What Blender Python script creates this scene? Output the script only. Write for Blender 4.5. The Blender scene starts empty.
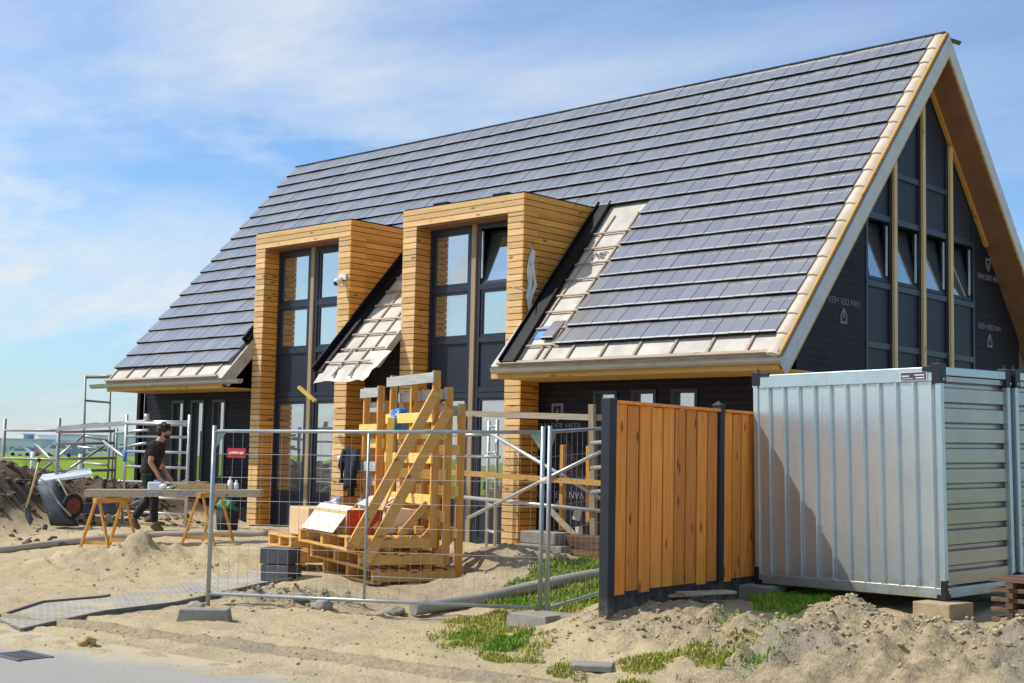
import bpy, bmesh, math, random
from mathutils import Vector, Matrix, noise
random.seed(7)
scn = bpy.context.scene
col = scn.collection
R = math.radians

# ------------------------------------------------------------------ camera
CAM = Vector((9.3466, -15.0326, 1.5966))
FPX = 1366.665
yaw, pit, rol = R(43.059), R(4.868), R(1.198)
fw = Vector((-math.sin(yaw)*math.cos(pit), math.cos(yaw)*math.cos(pit), math.sin(pit)))
_r = Vector((math.cos(yaw), math.sin(yaw), 0)); _u = _r.cross(fw)
rt = _r*math.cos(rol)+_u*math.sin(rol); up = -_r*math.sin(rol)+_u*math.cos(rol)
cd = bpy.data.cameras.new('camera'); cam = bpy.data.objects.new('camera', cd); col.objects.link(cam)
M = Matrix.Identity(4)
for i in range(3):
    M[i][0], M[i][1], M[i][2], M[i][3] = rt[i], up[i], -fw[i], CAM[i]
cam.matrix_world = M
cd.sensor_width = 36; cd.lens = FPX*36/1024; cd.clip_end = 6000; cd.clip_start = .1
scn.camera = cam
def W(x, y, D):                      # place seen from the surveyed station: a world point
    return CAM + (fw + rt*((x-512)/FPX) - up*((y-341.5)/FPX))*D

# ------------------------------------------------------------------ materials
def newmat(name):
    m = bpy.data.materials.new(name); m.use_nodes = True
    nt = m.node_tree; nt.nodes.clear()
    out = nt.nodes.new('ShaderNodeOutputMaterial'); b = nt.nodes.new('ShaderNodeBsdfPrincipled')
    nt.links.new(b.outputs[0], out.inputs[0])
    return m, nt, b
def nd(nt, t, **k):
    n = nt.nodes.new(t)
    for a, v in k.items():
        if a in n.inputs: n.inputs[a].default_value = v
        else: setattr(n, a, v)
    return n
def c4(c): return (c[0], c[1], c[2], 1)
def mix(nt, fac, a, b, bt='MIX'):
    n = nt.nodes.new('ShaderNodeMix'); n.data_type = 'RGBA'; n.blend_type = bt
    for s, v in ((0, fac), (6, a), (7, b)):
        if hasattr(v, 'is_output') or isinstance(v, bpy.types.NodeSocket): nt.links.new(v, n.inputs[s])
        else: n.inputs[s].default_value = v if s == 0 else c4(v)
    return n.outputs[2]
def ramp(nt, src, p0, p1, c0=(0, 0, 0), c1=(1, 1, 1)):
    n = nt.nodes.new('ShaderNodeValToRGB'); e = n.color_ramp.elements
    e[0].position = p0; e[1].position = p1; e[0].color = c4(c0); e[1].color = c4(c1)
    nt.links.new(src, n.inputs[0]); return n.outputs[0]
def coords(nt, scale=(1, 1, 1), rot=(0, 0, 0)):
    t = nt.nodes.new('ShaderNodeTexCoord'); mp = nt.nodes.new('ShaderNodeMapping')
    mp.inputs['Scale'].default_value = scale; mp.inputs['Rotation'].default_value = rot
    nt.links.new(t.outputs['Object'], mp.inputs[0]); return mp.outputs[0]
def noi(nt, vec, scale, detail=4, rough=.55):
    n = nd(nt, 'ShaderNodeTexNoise'); n.inputs['Scale'].default_value = scale
    n.inputs['Detail'].default_value = detail; n.inputs['Roughness'].default_value = rough
    if vec is not None: nt.links.new(vec, n.inputs['Vector'])
    return n.outputs['Fac']
def bump(nt, b, h, strength=.3, dist=.02):
    n = nd(nt, 'ShaderNodeBump'); n.inputs['Strength'].default_value = strength; n.inputs['Distance'].default_value = dist
    nt.links.new(h, n.inputs['Height']); nt.links.new(n.outputs[0], b.inputs['Normal'])
def simple(name, c, rough=.6, metal=0, var=.25, scale=6, c2=None, bmp=0, spec=.5, fine=40):
    m, nt, b = newmat(name)
    v = coords(nt); f = noi(nt, v, scale, 5)
    f2 = ramp(nt, f, .3, .7)
    c2 = c2 or tuple(max(0, x*(1-var)) for x in c)
    k = mix(nt, f2, c, c2)
    nt.links.new(k, b.inputs['Base Color'])
    b.inputs['Roughness'].default_value = rough; b.inputs['Metallic'].default_value = metal
    b.inputs['Specular IOR Level'].default_value = spec
    if bmp: bump(nt, b, noi(nt, v, fine, 4), bmp, .01)
    return m
def wood(name, c, dark, axis=0, rough=.6, isl=.35, knots=True, var2=None):
    """sawn timber, grain along the given axis, every board its own tone"""
    m, nt, b = newmat(name)
    sc = [22, 22, 22]; sc[axis] = 1.3
    v = coords(nt, sc)
    g = nt.nodes.new('ShaderNodeNewGeometry')
    va = nt.nodes.new('ShaderNodeVectorMath'); va.operation = 'ADD'
    sx = nt.nodes.new('ShaderNodeCombineXYZ'); mu = nt.nodes.new('ShaderNodeMath'); mu.operation = 'MULTIPLY'; mu.inputs[1].default_value = 37.
    nt.links.new(g.outputs['Random Per Island'], mu.inputs[0])
    for i in range(3): nt.links.new(mu.outputs[0], sx.inputs[i])
    nt.links.new(v, va.inputs[0]); nt.links.new(sx.outputs[0], va.inputs[1])
    f = noi(nt, va.outputs[0], 1.6, 5, .6)
    k = mix(nt, ramp(nt, f, .32, .72), c, dark)
    if knots:
        sk = [9, 9, 9]; sk[axis] = 3.2
        v2 = coords(nt, sk); vv = nt.nodes.new('ShaderNodeTexVoronoi'); vv.inputs['Scale'].default_value = .8
        va2 = nt.nodes.new('ShaderNodeVectorMath'); va2.operation = 'ADD'
        nt.links.new(v2, va2.inputs[0]); nt.links.new(sx.outputs[0], va2.inputs[1]); nt.links.new(va2.outputs[0], vv.inputs['Vector'])
        kk = ramp(nt, vv.outputs['Distance'], .07, .2, (1, 1, 1), (0, 0, 0))
        k = mix(nt, kk, k, tuple(x*.35 for x in dark))
    hs = nt.nodes.new('ShaderNodeHueSaturation')
    mr = nt.nodes.new('ShaderNodeMapRange'); mr.inputs[3].default_value = 1-isl; mr.inputs[4].default_value = 1+isl*.6
    nt.links.new(g.outputs['Random Per Island'], mr.inputs[0]); nt.links.new(mr.outputs[0], hs.inputs['Value'])
    nt.links.new(k, hs.inputs['Color']); nt.links.new(hs.outputs[0], b.inputs['Base Color'])
    b.inputs['Roughness'].default_value = rough; b.inputs['Specular IOR Level'].default_value = .3
    bump(nt, b, f, .25, .004)
    return m

MT = {}
CL, CD = (.84, .57, .27), (.66, .40, .15)
MT['clad_x'] = wood('larch_cladding_sunlit_front', CL, CD, 0, isl=.22)  # paler tone paints sunlight into the front boards
MT['clad_y'] = wood('larch_cladding_shaded_side', (.85, .43, .085), (.64, .28, .045), 1, isl=.22)  # same larch, deeper orange paints shade into the side boards
MT['fence_board'] = wood('fence_timber', (1.0, .40, .065), (.72, .225, .03), 2, isl=.28)
MT['pale_z'] = wood('pale_timber_upright', (.80, .63, .36), (.62, .44, .2), 2, isl=.15)
MT['raw_x'] = wood('raw_timber_x', (.78, .46, .14), (.58, .30, .07), 0, isl=.25)
MT['raw_y'] = wood('raw_timber_y', (.76, .46, .15), (.56, .30, .075), 1, isl=.25)
MT['raw_z'] = wood('raw_timber_z', (.76, .39, .085), (.56, .25, .045), 2, isl=.25)
MT['yellow_y'] = wood('yellow_board', (.90, .66, .20), (.74, .48, .11), 1, isl=.2)
MT['grey_board'] = wood('weathered_grey_board', (.50, .49, .46), (.33, .32, .30), 1, isl=.15, knots=False)
MT['old_board'] = wood('old_brown_board', (.20, .115, .07), (.08, .05, .035), 0, isl=.4)
MT['plank_x'] = wood('scaffold_plank', (.52, .44, .33), (.36, .29, .2), 0, isl=.2)
MT['plank_tan'] = wood('tan_plank', (.60, .42, .22), (.42, .27, .12), 0, isl=.2)
MT['batten'] = wood('roof_batten', (.52, .40, .30), (.36, .26, .18), 0, isl=.25)
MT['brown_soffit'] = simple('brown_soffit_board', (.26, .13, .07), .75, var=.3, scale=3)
MT['orange_trim'] = wood('orange_trim', (.62, .36, .09), (.5, .26, .06), 1, isl=.1)
MT['fascia'] = wood('fascia_timber', (.78, .50, .16), (.62, .35, .09), 0, isl=.1)
MT['barge'] = simple('grey_primed_board', (.60, .62, .62), .6, var=.15, scale=5)
MT['galv_gutter'] = simple('zinc_gutter', (.50, .50, .47), .42, .35, var=.18, scale=4)
MT['navy'] = simple('anthracite_frame', (.020, .026, .045), .4, 0, var=.15, scale=3)
MT['navy_panel'] = simple('anthracite_panel', (.026, .032, .052), .5, 0, var=.12, scale=1.2, spec=.3)
MT['black_flash'] = simple('black_flashing', (.010, .009, .012), .55, 0, var=.3, scale=5, spec=.2)
MT['dark_room'] = simple('dark_interior', (.010, .010, .012), .9, 0)  # darkness of the unlit rooms painted as near-black
MT['print'] = simple('pale_print', (.22, .22, .26), .7, 0, var=.2)
MT['white_print'] = simple('white_print', (.85, .75, .72), .7, 0, var=.1)
MT['alu'] = simple('aluminium_tube', (.62, .62, .61), .38, .55, var=.2, scale=5)
MT['galv_tube'] = simple('galvanised_tube', (.42, .47, .48), .42, .5, var=.25, scale=8)
MT['wire'] = simple('galvanised_wire', (.50, .50, .49), .5, .2, var=.2)
def post_mat():
    m, nt, b = newmat('charcoal_post'); v = coords(nt)
    tz = nt.nodes.new('ShaderNodeTexCoord'); sz = nt.nodes.new('ShaderNodeSeparateXYZ'); nt.links.new(tz.outputs['Object'], sz.inputs[0])
    az = nt.nodes.new('ShaderNodeMath'); az.operation = 'MULTIPLY_ADD'; az.inputs[1].default_value = -1.5; nt.links.new(sz.outputs[2], az.inputs[0]); nt.links.new(noi(nt, v, 8, 6, .7), az.inputs[2])
    k = mix(nt, ramp(nt, noi(nt, v, 8, 4), .3, .7), (.020, .023, .032), (.014, .016, .023))
    k = mix(nt, ramp(nt, az.outputs[0], .10, .55, (0, 0, 0), (.8, .8, .8)), k, (.30, .24, .155))
    nt.links.new(k, b.inputs['Base Color']); b.inputs['Roughness'].default_value = .6; return m
MT['black_post'] = post_mat()
MT['black_iron'] = simple('black_casting', (.020, .022, .030), .45, .2, var=.3, scale=10)
MT['concrete'] = simple('concrete', (.33, .305, .26), .9, 0, var=.35, scale=7, bmp=.4)
MT['concrete_dark'] = simple('dark_concrete', (.20, .185, .165), .9, 0, var=.4, scale=7, bmp=.4)
MT['black_block'] = simple('black_block', (.11, .112, .12), .8, 0, var=.4, scale=9, bmp=.4)
MT['rock'] = simple('fieldstone', (.40, .36, .29), .9, 0, var=.45, scale=8, bmp=.5)
MT['pipe'] = simple('grey_pvc_pipe', (.30, .29, .27), .55, 0, var=.4, scale=3, c2=(.38, .33, .25))
MT['card'] = simple('cardboard', (.70, .50, .27), .8, 0, var=.15, scale=4)
MT['card_white'] = simple('pale_cardboard', (.80, .72, .58), .75, 0, var=.12, scale=4)
MT['red_wrap'] = simple('red_packaging', (.62, .055, .02), .35, 0, var=.75, scale=9, bmp=.3)
MT['red_sign'] = simple('red_sign', (.68, .05, .04), .5, 0, var=.1)
MT['blue'] = simple('blue_plastic', (.07, .30, .80), .45, 0, var=.25)
MT['white'] = simple('white_paint', (.78, .78, .76), .5, 0, var=.12)
MT['foil'] = simple('crumpled_foil', (.78, .76, .72), .3, 0, var=.25, scale=14, bmp=.6)
MT['green_plate'] = simple('green_gusset', (.30, .45, .36), .5, .1, var=.25)
MT['navy_cloth'] = simple('navy_cloth', (.015, .018, .04), .85, 0, var=.5, scale=18, bmp=.4)
MT['shirt'] = simple('black_cotton', (.022, .019, .021), .9, 0, var=.4, scale=12, bmp=.2)
MT['trouser'] = simple('dark_work_trousers', (.016, .018, .026), .9, 0, var=.4, scale=12, bmp=.2)
MT['boot'] = simple('brown_leather', (.15, .095, .06), .7, 0, var=.4, scale=12)
MT['skin'] = simple('skin', (.56, .30, .20), .5, 0, var=.15, scale=10)
MT['hair'] = simple('dark_hair', (.035, .022, .016), .7, 0, var=.4, scale=40)
MT['eye'] = simple('eye', (.03, .02, .02), .3, 0)
MT['steel_tub'] = simple('weathered_steel', (.075, .09, .11), .7, 0, var=.35, scale=6)
MT['rubber'] = simple('rubber', (.025, .023, .022), .8, 0, var=.4)
MT['rim_red'] = simple('red_rim', (.20, .05, .045), .5, 0, var=.3)
MT['tan_brick'] = simple('tan_block', (.48, .38, .22), .85, 0, var=.3, scale=9, bmp=.3)
MT['tile_cap'] = simple('dark_ridge_tile', (.05, .052, .062), .38, 0, var=.3, scale=4)
MT['grate'] = simple('drain_iron', (.17, .17, .17), .7, .2, var=.3)
MT['alu_dirty'] = simple('dull_aluminium', (.42, .40, .36), .5, .3, var=.3, scale=6)

def roof_tile_mat():
    m, nt, b = newmat('slate_grey_roof_tile')
    g = nt.nodes.new('ShaderNodeNewGeometry'); v = coords(nt)
    k = mix(nt, g.outputs['Random Per Island'], (.198, .201, .216), (.224, .227, .240))
    f = noi(nt, v, 1.1, 5)
    k = mix(nt, ramp(nt, f, .5, .95), k, (.25, .252, .265))
    f3 = noi(nt, v, 9, 5, .7)
    k = mix(nt, ramp(nt, f3, .55, .8), k, (.20, .20, .21))
    nt.links.new(k, b.inputs['Base Color'])
    rr = nt.nodes.new('ShaderNodeMapRange'); rr.inputs[3].default_value = .28; rr.inputs[4].default_value = .36
    nt.links.new(g.outputs['Random Per Island'], rr.inputs[0]); nt.links.new(rr.outputs[0], b.inputs['Roughness'])
    b.inputs['Specular IOR Level'].default_value = 1.0; b.inputs['Coat Weight'].default_value = .45; b.inputs['Coat Roughness'].default_value = .22
    bump(nt, b, noi(nt, v, 60, 3), .12, .003)
    return m
MT['tile'] = roof_tile_mat()
MT['tile_edge'] = simple('tile_lip_shade', (.012, .012, .016), .7, 0, var=.3, spec=.15)  # black paints in the shadow line under each tile lip
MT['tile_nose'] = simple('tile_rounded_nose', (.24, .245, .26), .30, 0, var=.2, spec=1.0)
def underlay_mat(name='roof_underlay', c=(.56, .53, .47), c2=(.40, .36, .30)):
    m, nt, b = newmat(name); v = coords(nt)
    f = noi(nt, v, 2.5, 5); k = mix(nt, ramp(nt, f, .35, .7), c, c2)
    nt.links.new(k, b.inputs['Base Color']); b.inputs['Roughness'].default_value = .5
    bump(nt, b, noi(nt, v, 5, 3), .3, .03); return m
MT['underlay'] = underlay_mat()
MT['verge_film'] = underlay_mat('verge_film', (.66, .56, .44), (.50, .40, .28))
def membrane_mat():
    m, nt, b = newmat('black_wall_membrane'); v = coords(nt)
    f = noi(nt, v, 1.3, 4); k = mix(nt, ramp(nt, f, .3, .7), (.010, .008, .015), (.018, .015, .025))
    w = nt.nodes.new('ShaderNodeTexWave'); w.bands_direction = 'Z'; w.inputs['Scale'].default_value = 3.1; w.inputs['Distortion'].default_value = 1.2
    nt.links.new(v, w.inputs['Vector'])
    k2 = mix(nt, ramp(nt, w.outputs['Fac'], .92, 1.0), k, (.03, .027, .038))
    nt.links.new(k2, b.inputs['Base Color']); b.inputs['Roughness'].default_value = .6; b.inputs['Specular IOR Level'].default_value = .2
    bump(nt, b, noi(nt, v, 3, 4), .5, .05); return m
MT['membrane'] = membrane_mat()
def glass_mat():
    m, nt, b = newmat('window_glass')
    b.inputs['Base Color'].default_value = (.55, .60, .62, 1); b.inputs['Metallic'].default_value = .0
    b.inputs['Roughness'].default_value = .02
    g1 = nt.nodes.new('ShaderNodeBsdfGlossy'); g1.inputs['Color'].default_value = (.84, .86, .84, 1); g1.inputs['Roughness'].default_value = .015
    d1 = nt.nodes.new('ShaderNodeBsdfDiffuse'); d1.inputs['Color'].default_value = (.13, .135, .13, 1)
    mx = nt.nodes.new('ShaderNodeMixShader'); mx.inputs[0].default_value = .62
    nt.links.new(d1.outputs[0], mx.inputs[1]); nt.links.new(g1.outputs[0], mx.inputs[2])
    v = coords(nt); bn = nd(nt, 'ShaderNodeBump'); bn.inputs['Strength'].default_value = .10; bn.inputs['Distance'].default_value = .03
    nt.links.new(noi(nt, v, 1.2, 1), bn.inputs['Height']); nt.links.new(bn.outputs[0], g1.inputs['Normal'])
    nt.links.new(mx.outputs[0], [n for n in nt.nodes if n.type == 'OUTPUT_MATERIAL'][0].inputs[0])
    nt.nodes.remove(b); return m
MT['glass'] = glass_mat()
def galv_sheet(name, c, c2, rough):
    m, nt, b = newmat(name); v = coords(nt)
    vo = nt.nodes.new('ShaderNodeTexVoronoi'); vo.inputs['Scale'].default_value = 40
    nt.links.new(v, vo.inputs['Vector'])
    k = mix(nt, ramp(nt, noi(nt, v, 1.6, 5), .35, .7), c, c2)
    k = mix(nt, .12, k, vo.outputs['Color'], 'SOFT_LIGHT')
    st = coords(nt, (14, 14, .7)); f = noi(nt, st, 1.5, 4, .7)
    k = mix(nt, ramp(nt, f, .6, .85), k, tuple(x*.72 for x in c2))
    tz = nt.nodes.new('ShaderNodeTexCoord'); sz = nt.nodes.new('ShaderNodeSeparateXYZ'); nt.links.new(tz.outputs['Object'], sz.inputs[0])
    az = nt.nodes.new('ShaderNodeMath'); az.operation = 'MULTIPLY_ADD'; az.inputs[1].default_value = -1.6; nt.links.new(sz.outputs[2], az.inputs[0]); nt.links.new(noi(nt, v, 7, 6, .7), az.inputs[2])
    k = mix(nt, ramp(nt, az.outputs[0], .18, .62, (0, 0, 0), (.75, .75, .75)), k, (.36, .29, .19))
    k = mix(nt, ramp(nt, noi(nt, coords(nt, (9, 9, 1.2)), 2.3, 6, .75), .66, .78), k, (.33, .31, .28))
    nt.links.new(k, b.inputs['Base Color']); b.inputs['Metallic'].default_value = .65
    b.inputs['Roughness'].default_value = rough
    bump(nt, b, noi(nt, v, 5, 2), .05, .02); return m
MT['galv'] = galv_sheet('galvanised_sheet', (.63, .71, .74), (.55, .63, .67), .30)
MT['galv_side'] = galv_sheet('galvanised_shaded_side', (.40, .385, .36), (.33, .325, .32), .25)  # darker tan tone puts shade and ground reflection into the side sheet
MT['galv_frame'] = galv_sheet('galvanised_frame', (.56, .66, .70), (.46, .57, .61), .4)

def ground_mat():
    m, nt, b = newmat('sandy_site_ground'); v = coords(nt)
    at = nt.nodes.new('ShaderNodeVertexColor'); at.layer_name = 'mask'
    sp = nt.nodes.new('ShaderNodeSeparateColor'); nt.links.new(at.outputs[0], sp.inputs[0])
    big = noi(nt, v, .7, 5); med = noi(nt, v, 3.5, 6, .65); fin = noi(nt, v, 22, 5, .7); grit = noi(nt, v, 90, 3, .7)
    sand = mix(nt, ramp(nt, big, .35, .7), (.64, .515, .305), (.55, .44, .265))
    sand = mix(nt, ramp(nt, med, .5, .78), sand, (.45, .355, .215))
    sand = mix(nt, ramp(nt, grit, .6, .8), sand, (.34, .275, .18))
    sand = mix(nt, ramp(nt, noi(nt, coords(nt, (.35, 1.6, 1), (0, 0, R(12))), 1.6, 6, .7), .56, .72), sand, (.47, .37, .22))
    dirt = mix(nt, ramp(nt, fin, .35, .65), (.54, .43, .265), (.31, .24, .15))
    dirt = mix(nt, ramp(nt, grit, .5, .7), dirt, (.54, .45, .31))
    dirt = mix(nt, ramp(nt, big, .52, .68), dirt, (.30, .27, .22))
    soil = mix(nt, ramp(nt, fin, .35, .65), (.20, .155, .11), (.11, .08, .055))
    soil = mix(nt, ramp(nt, grit, .6, .75), soil, (.27, .22, .16))
    grs = mix(nt, ramp(nt, big, .4, .6), (.25, .33, .028), (.19, .28, .02))
    def edge(ch, lo=.35, hi=.65, w=.5):
        a = nt.nodes.new('ShaderNodeMath'); a.operation = 'MULTIPLY_ADD'; a.inputs[1].default_value = w; a.inputs[2].default_value = -w/2
        nt.links.new(med, a.inputs[0]); s = nt.nodes.new('ShaderNodeMath'); s.operation = 'ADD'
        nt.links.new(ch, s.inputs[0]); nt.links.new(a.outputs[0], s.inputs[1]); return ramp(nt, s.outputs[0], lo, hi)
    k = mix(nt, edge(sp.outputs[2]), sand, dirt)
    k = mix(nt, edge(sp.outputs[1]), k, soil)
    k = mix(nt, edge(sp.outputs[0], .4, .6, .25), k, grs)
    nt.links.new(k, b.inputs['Base Color']); b.inputs['Roughness'].default_value = .95; b.inputs['Specular IOR Level'].default_value = .1
    ad = nt.nodes.new('ShaderNodeMath'); ad.operation = 'MULTIPLY_ADD'; ad.inputs[1].default_value = .35
    nt.links.new(grit, ad.inputs[0]); nt.links.new(fin, ad.inputs[2])
    bump(nt, b, ad.outputs[0], .85, .045); return m
MT['ground'] = ground_mat()
def road_mat():
    m, nt, b = newmat('dusty_asphalt'); v = coords(nt)
    f = noi(nt, v, 60, 4, .7); big = noi(nt, v, .8, 5); med = noi(nt, v, 5, 5)
    k = mix(nt, ramp(nt, f, .35, .7), (.385, .36, .31), (.28, .265, .23))
    sx = nt.nodes.new('ShaderNodeSeparateXYZ'); nt.links.new(v, sx.inputs[0])
    a = nt.nodes.new('ShaderNodeMath'); a.operation = 'MULTIPLY_ADD'; a.inputs[1].default_value = 1.5; a.inputs[2].default_value = 12.85
    yy = nt.nodes.new('ShaderNodeMath'); yy.operation = 'MULTIPLY_ADD'; yy.inputs[1].default_value = -.22; nt.links.new(sx.outputs[0], yy.inputs[0]); nt.links.new(sx.outputs[1], yy.inputs[2]); nt.links.new(yy.outputs[0], a.inputs[0])
    s = nt.nodes.new('ShaderNodeMath'); s.operation = 'ADD'; nt.links.new(a.outputs[0], s.inputs[0]); nt.links.new(big, s.inputs[1])
    s2 = nt.nodes.new('ShaderNodeMath'); s2.operation = 'ADD'; nt.links.new(s.outputs[0], s2.inputs[0]); nt.links.new(med, s2.inputs[1])
    k = mix(nt, ramp(nt, s2.outputs[0], .35, 1.35), k, (.50, .41, .265))
    nt.links.new(k, b.inputs['Base Color']); b.inputs['Roughness'].default_value = .9
    bump(nt, b, f, .4, .01); return m
MT['road'] = road_mat()
def paver_mat():
    m, nt, b = newmat('sandy_brick_paving')
    v = coords(nt, (1, 1, 1), (0, 0, R(-62)))
    br = nt.nodes.new('ShaderNodeTexBrick'); br.inputs['Scale'].default_value = 3.6; br.inputs['Row Height'].default_value = .42; br.inputs['Mortar Size'].default_value = .035
    br.inputs['Color1'].default_value = (.33, .325, .30, 1); br.inputs['Color2'].default_value = (.25, .25, .24, 1); br.inputs['Mortar'].default_value = (.50, .41, .26, 1)
    nt.links.new(v, br.inputs['Vector'])
    v2 = coords(nt); f = noi(nt, v2, 1.6, 5, .6)
    k = mix(nt, ramp(nt, f, .50, .66), br.outputs['Color'], (.50, .41, .265))
    nt.links.new(k, b.inputs['Base Color']); b.inputs['Roughness'].default_value = .9
    bump(nt, b, br.outputs['Fac'], -.4, .01); return m
MT['paver'] = paver_mat()
def grass_mat(name, a, c, dry):
    m, nt, b = newmat(name); g = nt.nodes.new('ShaderNodeNewGeometry'); v = coords(nt)
    k = mix(nt, g.outputs['Random Per Island'], a, c)
    k = mix(nt, ramp(nt, noi(nt, v, 2.2, 4), .5, .75), k, dry)
    nt.links.new(k, b.inputs['Base Color']); b.inputs['Roughness'].default_value = .6; b.inputs['Specular IOR Level'].default_value = .25
    b.inputs['Subsurface Weight'].default_value = 0
    return m
MT['grass'] = grass_mat('green_grass', (.12, .24, .018), (.24, .38, .03), (.36, .40, .05))
MT['grass_dry'] = grass_mat('yellowish_grass', (.30, .34, .04), (.44, .42, .08), (.48, .42, .13))

# ------------------------------------------------------------------ mesh helpers
class MB:
    def __init__(s): s.bm = bmesh.new()
    def face(s, pts):
        return s.bm.faces.new([s.bm.verts.new(p) for p in pts])
    def box(s, c, d, rot=None):
        c = Vector(c); hx, hy, hz = d[0]/2, d[1]/2, d[2]/2
        vs = []
        for x, y, z in ((-1,-1,-1),(1,-1,-1),(1,1,-1),(-1,1,-1),(-1,-1,1),(1,-1,1),(1,1,1),(-1,1,1)):
            p = Vector((x*hx, y*hy, z*hz))
            if rot is not None: p = rot @ p
            vs.append(s.bm.verts.new(c+p))
        for f in ((0,3,2,1),(4,5,6,7),(0,1,5,4),(1,2,6,5),(2,3,7,6),(3,0,4,7)): s.bm.faces.new([vs[i] for i in f])
        return s
    def bx(s, x0, x1, y0, y1, z0, z1):
        return s.box(((x0+x1)/2, (y0+y1)/2, (z0+z1)/2), (abs(x1-x0), abs(y1-y0), abs(z1-z0)))
    def beam(s, a, b, w, h, upv=(0, 0, 1)):
        a = Vector(a); b = Vector(b); x = (b-a).normalized(); u = Vector(upv)
        y = u.cross(x)
        if y.length < 1e-4: y = Vector((0, 1, 0)).cross(x)
        y.normalize(); z = x.cross(y)
        m = Matrix((x, y, z)).transposed()
        return s.box((a+b)/2, ((b-a).length, w, h), m)
    def tube(s, a, b, r, n=10, r2=None, cap=True):
        a = Vector(a); b = Vector(b); x = (b-a).normalized()
        y = Vector((0, 0, 1)).cross(x)
        if y.length < 1e-3: y = Vector((1, 0, 0))
        y.normalize(); z = x.cross(y); r2 = r if r2 is None else r2
        A = [s.bm.verts.new(a+(y*math.cos(t)+z*math.sin(t))*r) for t in [2*math.pi*i/n for i in range(n)]]
        B = [s.bm.verts.new(b+(y*math.cos(t)+z*math.sin(t))*r2) for t in [2*math.pi*i/n for i in range(n)]]
        for i in range(n):
            f = s.bm.faces.new((A[i], A[(i+1) % n], B[(i+1) % n], B[i])); f.smooth = n > 5
        if cap: s.bm.faces.new(A[::-1]); s.bm.faces.new(B)
        return s
    def path(s, pts, r, n=8):
        pts = [Vector(p) for p in pts]; rings = []
        for i, p in enumerate(pts):
            x = (pts[min(i+1, len(pts)-1)]-pts[max(i-1, 0)]).normalized()
            y = Vector((0, 0, 1)).cross(x)
            if y.length < 1e-3: y = Vector((1, 0, 0))
            y.normalize(); z = x.cross(y); rr = r[i] if isinstance(r, (list, tuple)) else r
            rings.append([s.bm.verts.new(p+(y*math.cos(2*math.pi*k/n)+z*math.sin(2*math.pi*k/n))*rr) for k in range(n)])
        for A, B in zip(rings, rings[1:]):
            for i in range(n):
                f = s.bm.faces.new((A[i], A[(i+1) % n], B[(i+1) % n], B[i])); f.smooth = True
        s.bm.faces.new(rings[0][::-1]); s.bm.faces.new(rings[-1]); return s
    def prism(s, poly, vec):
        vec = Vector(vec); A = [s.bm.verts.new(p) for p in poly]; B = [s.bm.verts.new(Vector(p)+vec) for p in poly]
        n = len(A); s.bm.faces.new(A[::-1]); s.bm.faces.new(B)
        for i in range(n): s.bm.faces.new((A[i], A[(i+1) % n], B[(i+1) % n], B[i]))
        return s
    def ball(s, c, r, sc=(1, 1, 1), sub=2, jit=0, seed=0):
        t = bmesh.ops.create_icosphere(s.bm, subdivisions=sub, radius=1)
        for v in t['verts']:
            q = v.co.copy()
            k = 1+jit*(noise.noise(q*1.7+Vector((seed*3.1, seed, 0))))
            v.co = Vector(c)+Vector((q.x*sc[0], q.y*sc[1], q.z*sc[2]))*r*k
        for f in s.bm.faces: pass
        return s
    def build(s, name, mat, parent=None, bevel=0, smooth=False):
        bmesh.ops.recalc_face_normals(s.bm, faces=s.bm.faces)
        me = bpy.data.meshes.new(name)
        if parent is not None:
            off = world_loc(parent)
            for v in s.bm.verts: v.co -= off
        if smooth:
            for f in s.bm.faces: f.smooth = True
        s.bm.to_mesh(me); s.bm.free(); me.materials.append(mat)
        o = bpy.data.objects.new(name, me); col.objects.link(o)
        if parent is not None: o.parent = parent
        if bevel:
            b = o.modifiers.new('edge', 'BEVEL'); b.width = bevel; b.segments = 2; b.limit_method = 'ANGLE'
        return o
LOCAL = set()
def world_loc(o):
    r = Vector((0, 0, 0))
    while o is not None:
        if o.name in LOCAL: return Vector((0, 0, 0))
        r += Vector(o.location); o = o.parent
    return r
def tag(o, label=None, cat=None, group=None, kind=None):
    if label: o['label'] = label
    if cat: o['category'] = cat
    if group: o['group'] = group
    if kind: o['kind'] = kind
    return o
def thing(name, label, cat, loc=(0, 0, 0), rz=None, group=None):
    o = bpy.data.objects.new(name, None); col.objects.link(o); o.location = loc
    o.empty_display_size = .2
    if rz is not None: o.rotation_euler = (0, 0, rz); LOCAL.add(o.name)
    return tag(o, label, cat, group)
def solo(mb, name, mat, label, cat, loc=(0, 0, 0), group=None, bevel=0, smooth=False):
    """a thing that is one mesh, origin at its base"""
    loc = Vector(loc)
    for v in mb.bm.verts: v.co -= loc
    o = mb.build(name, mat, None, bevel, smooth); o.location = loc
    return tag(o, label, cat, group)
def copy_tree(o, parent=None):
    c = o.copy(); col.objects.link(c)
    if parent is not None: c.parent = parent; c.matrix_parent_inverse = o.matrix_parent_inverse.copy()
    if o.name in LOCAL: LOCAL.add(c.name)
    for ch in list(o.children):
        copy_tree(ch, c)
    return c
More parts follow.
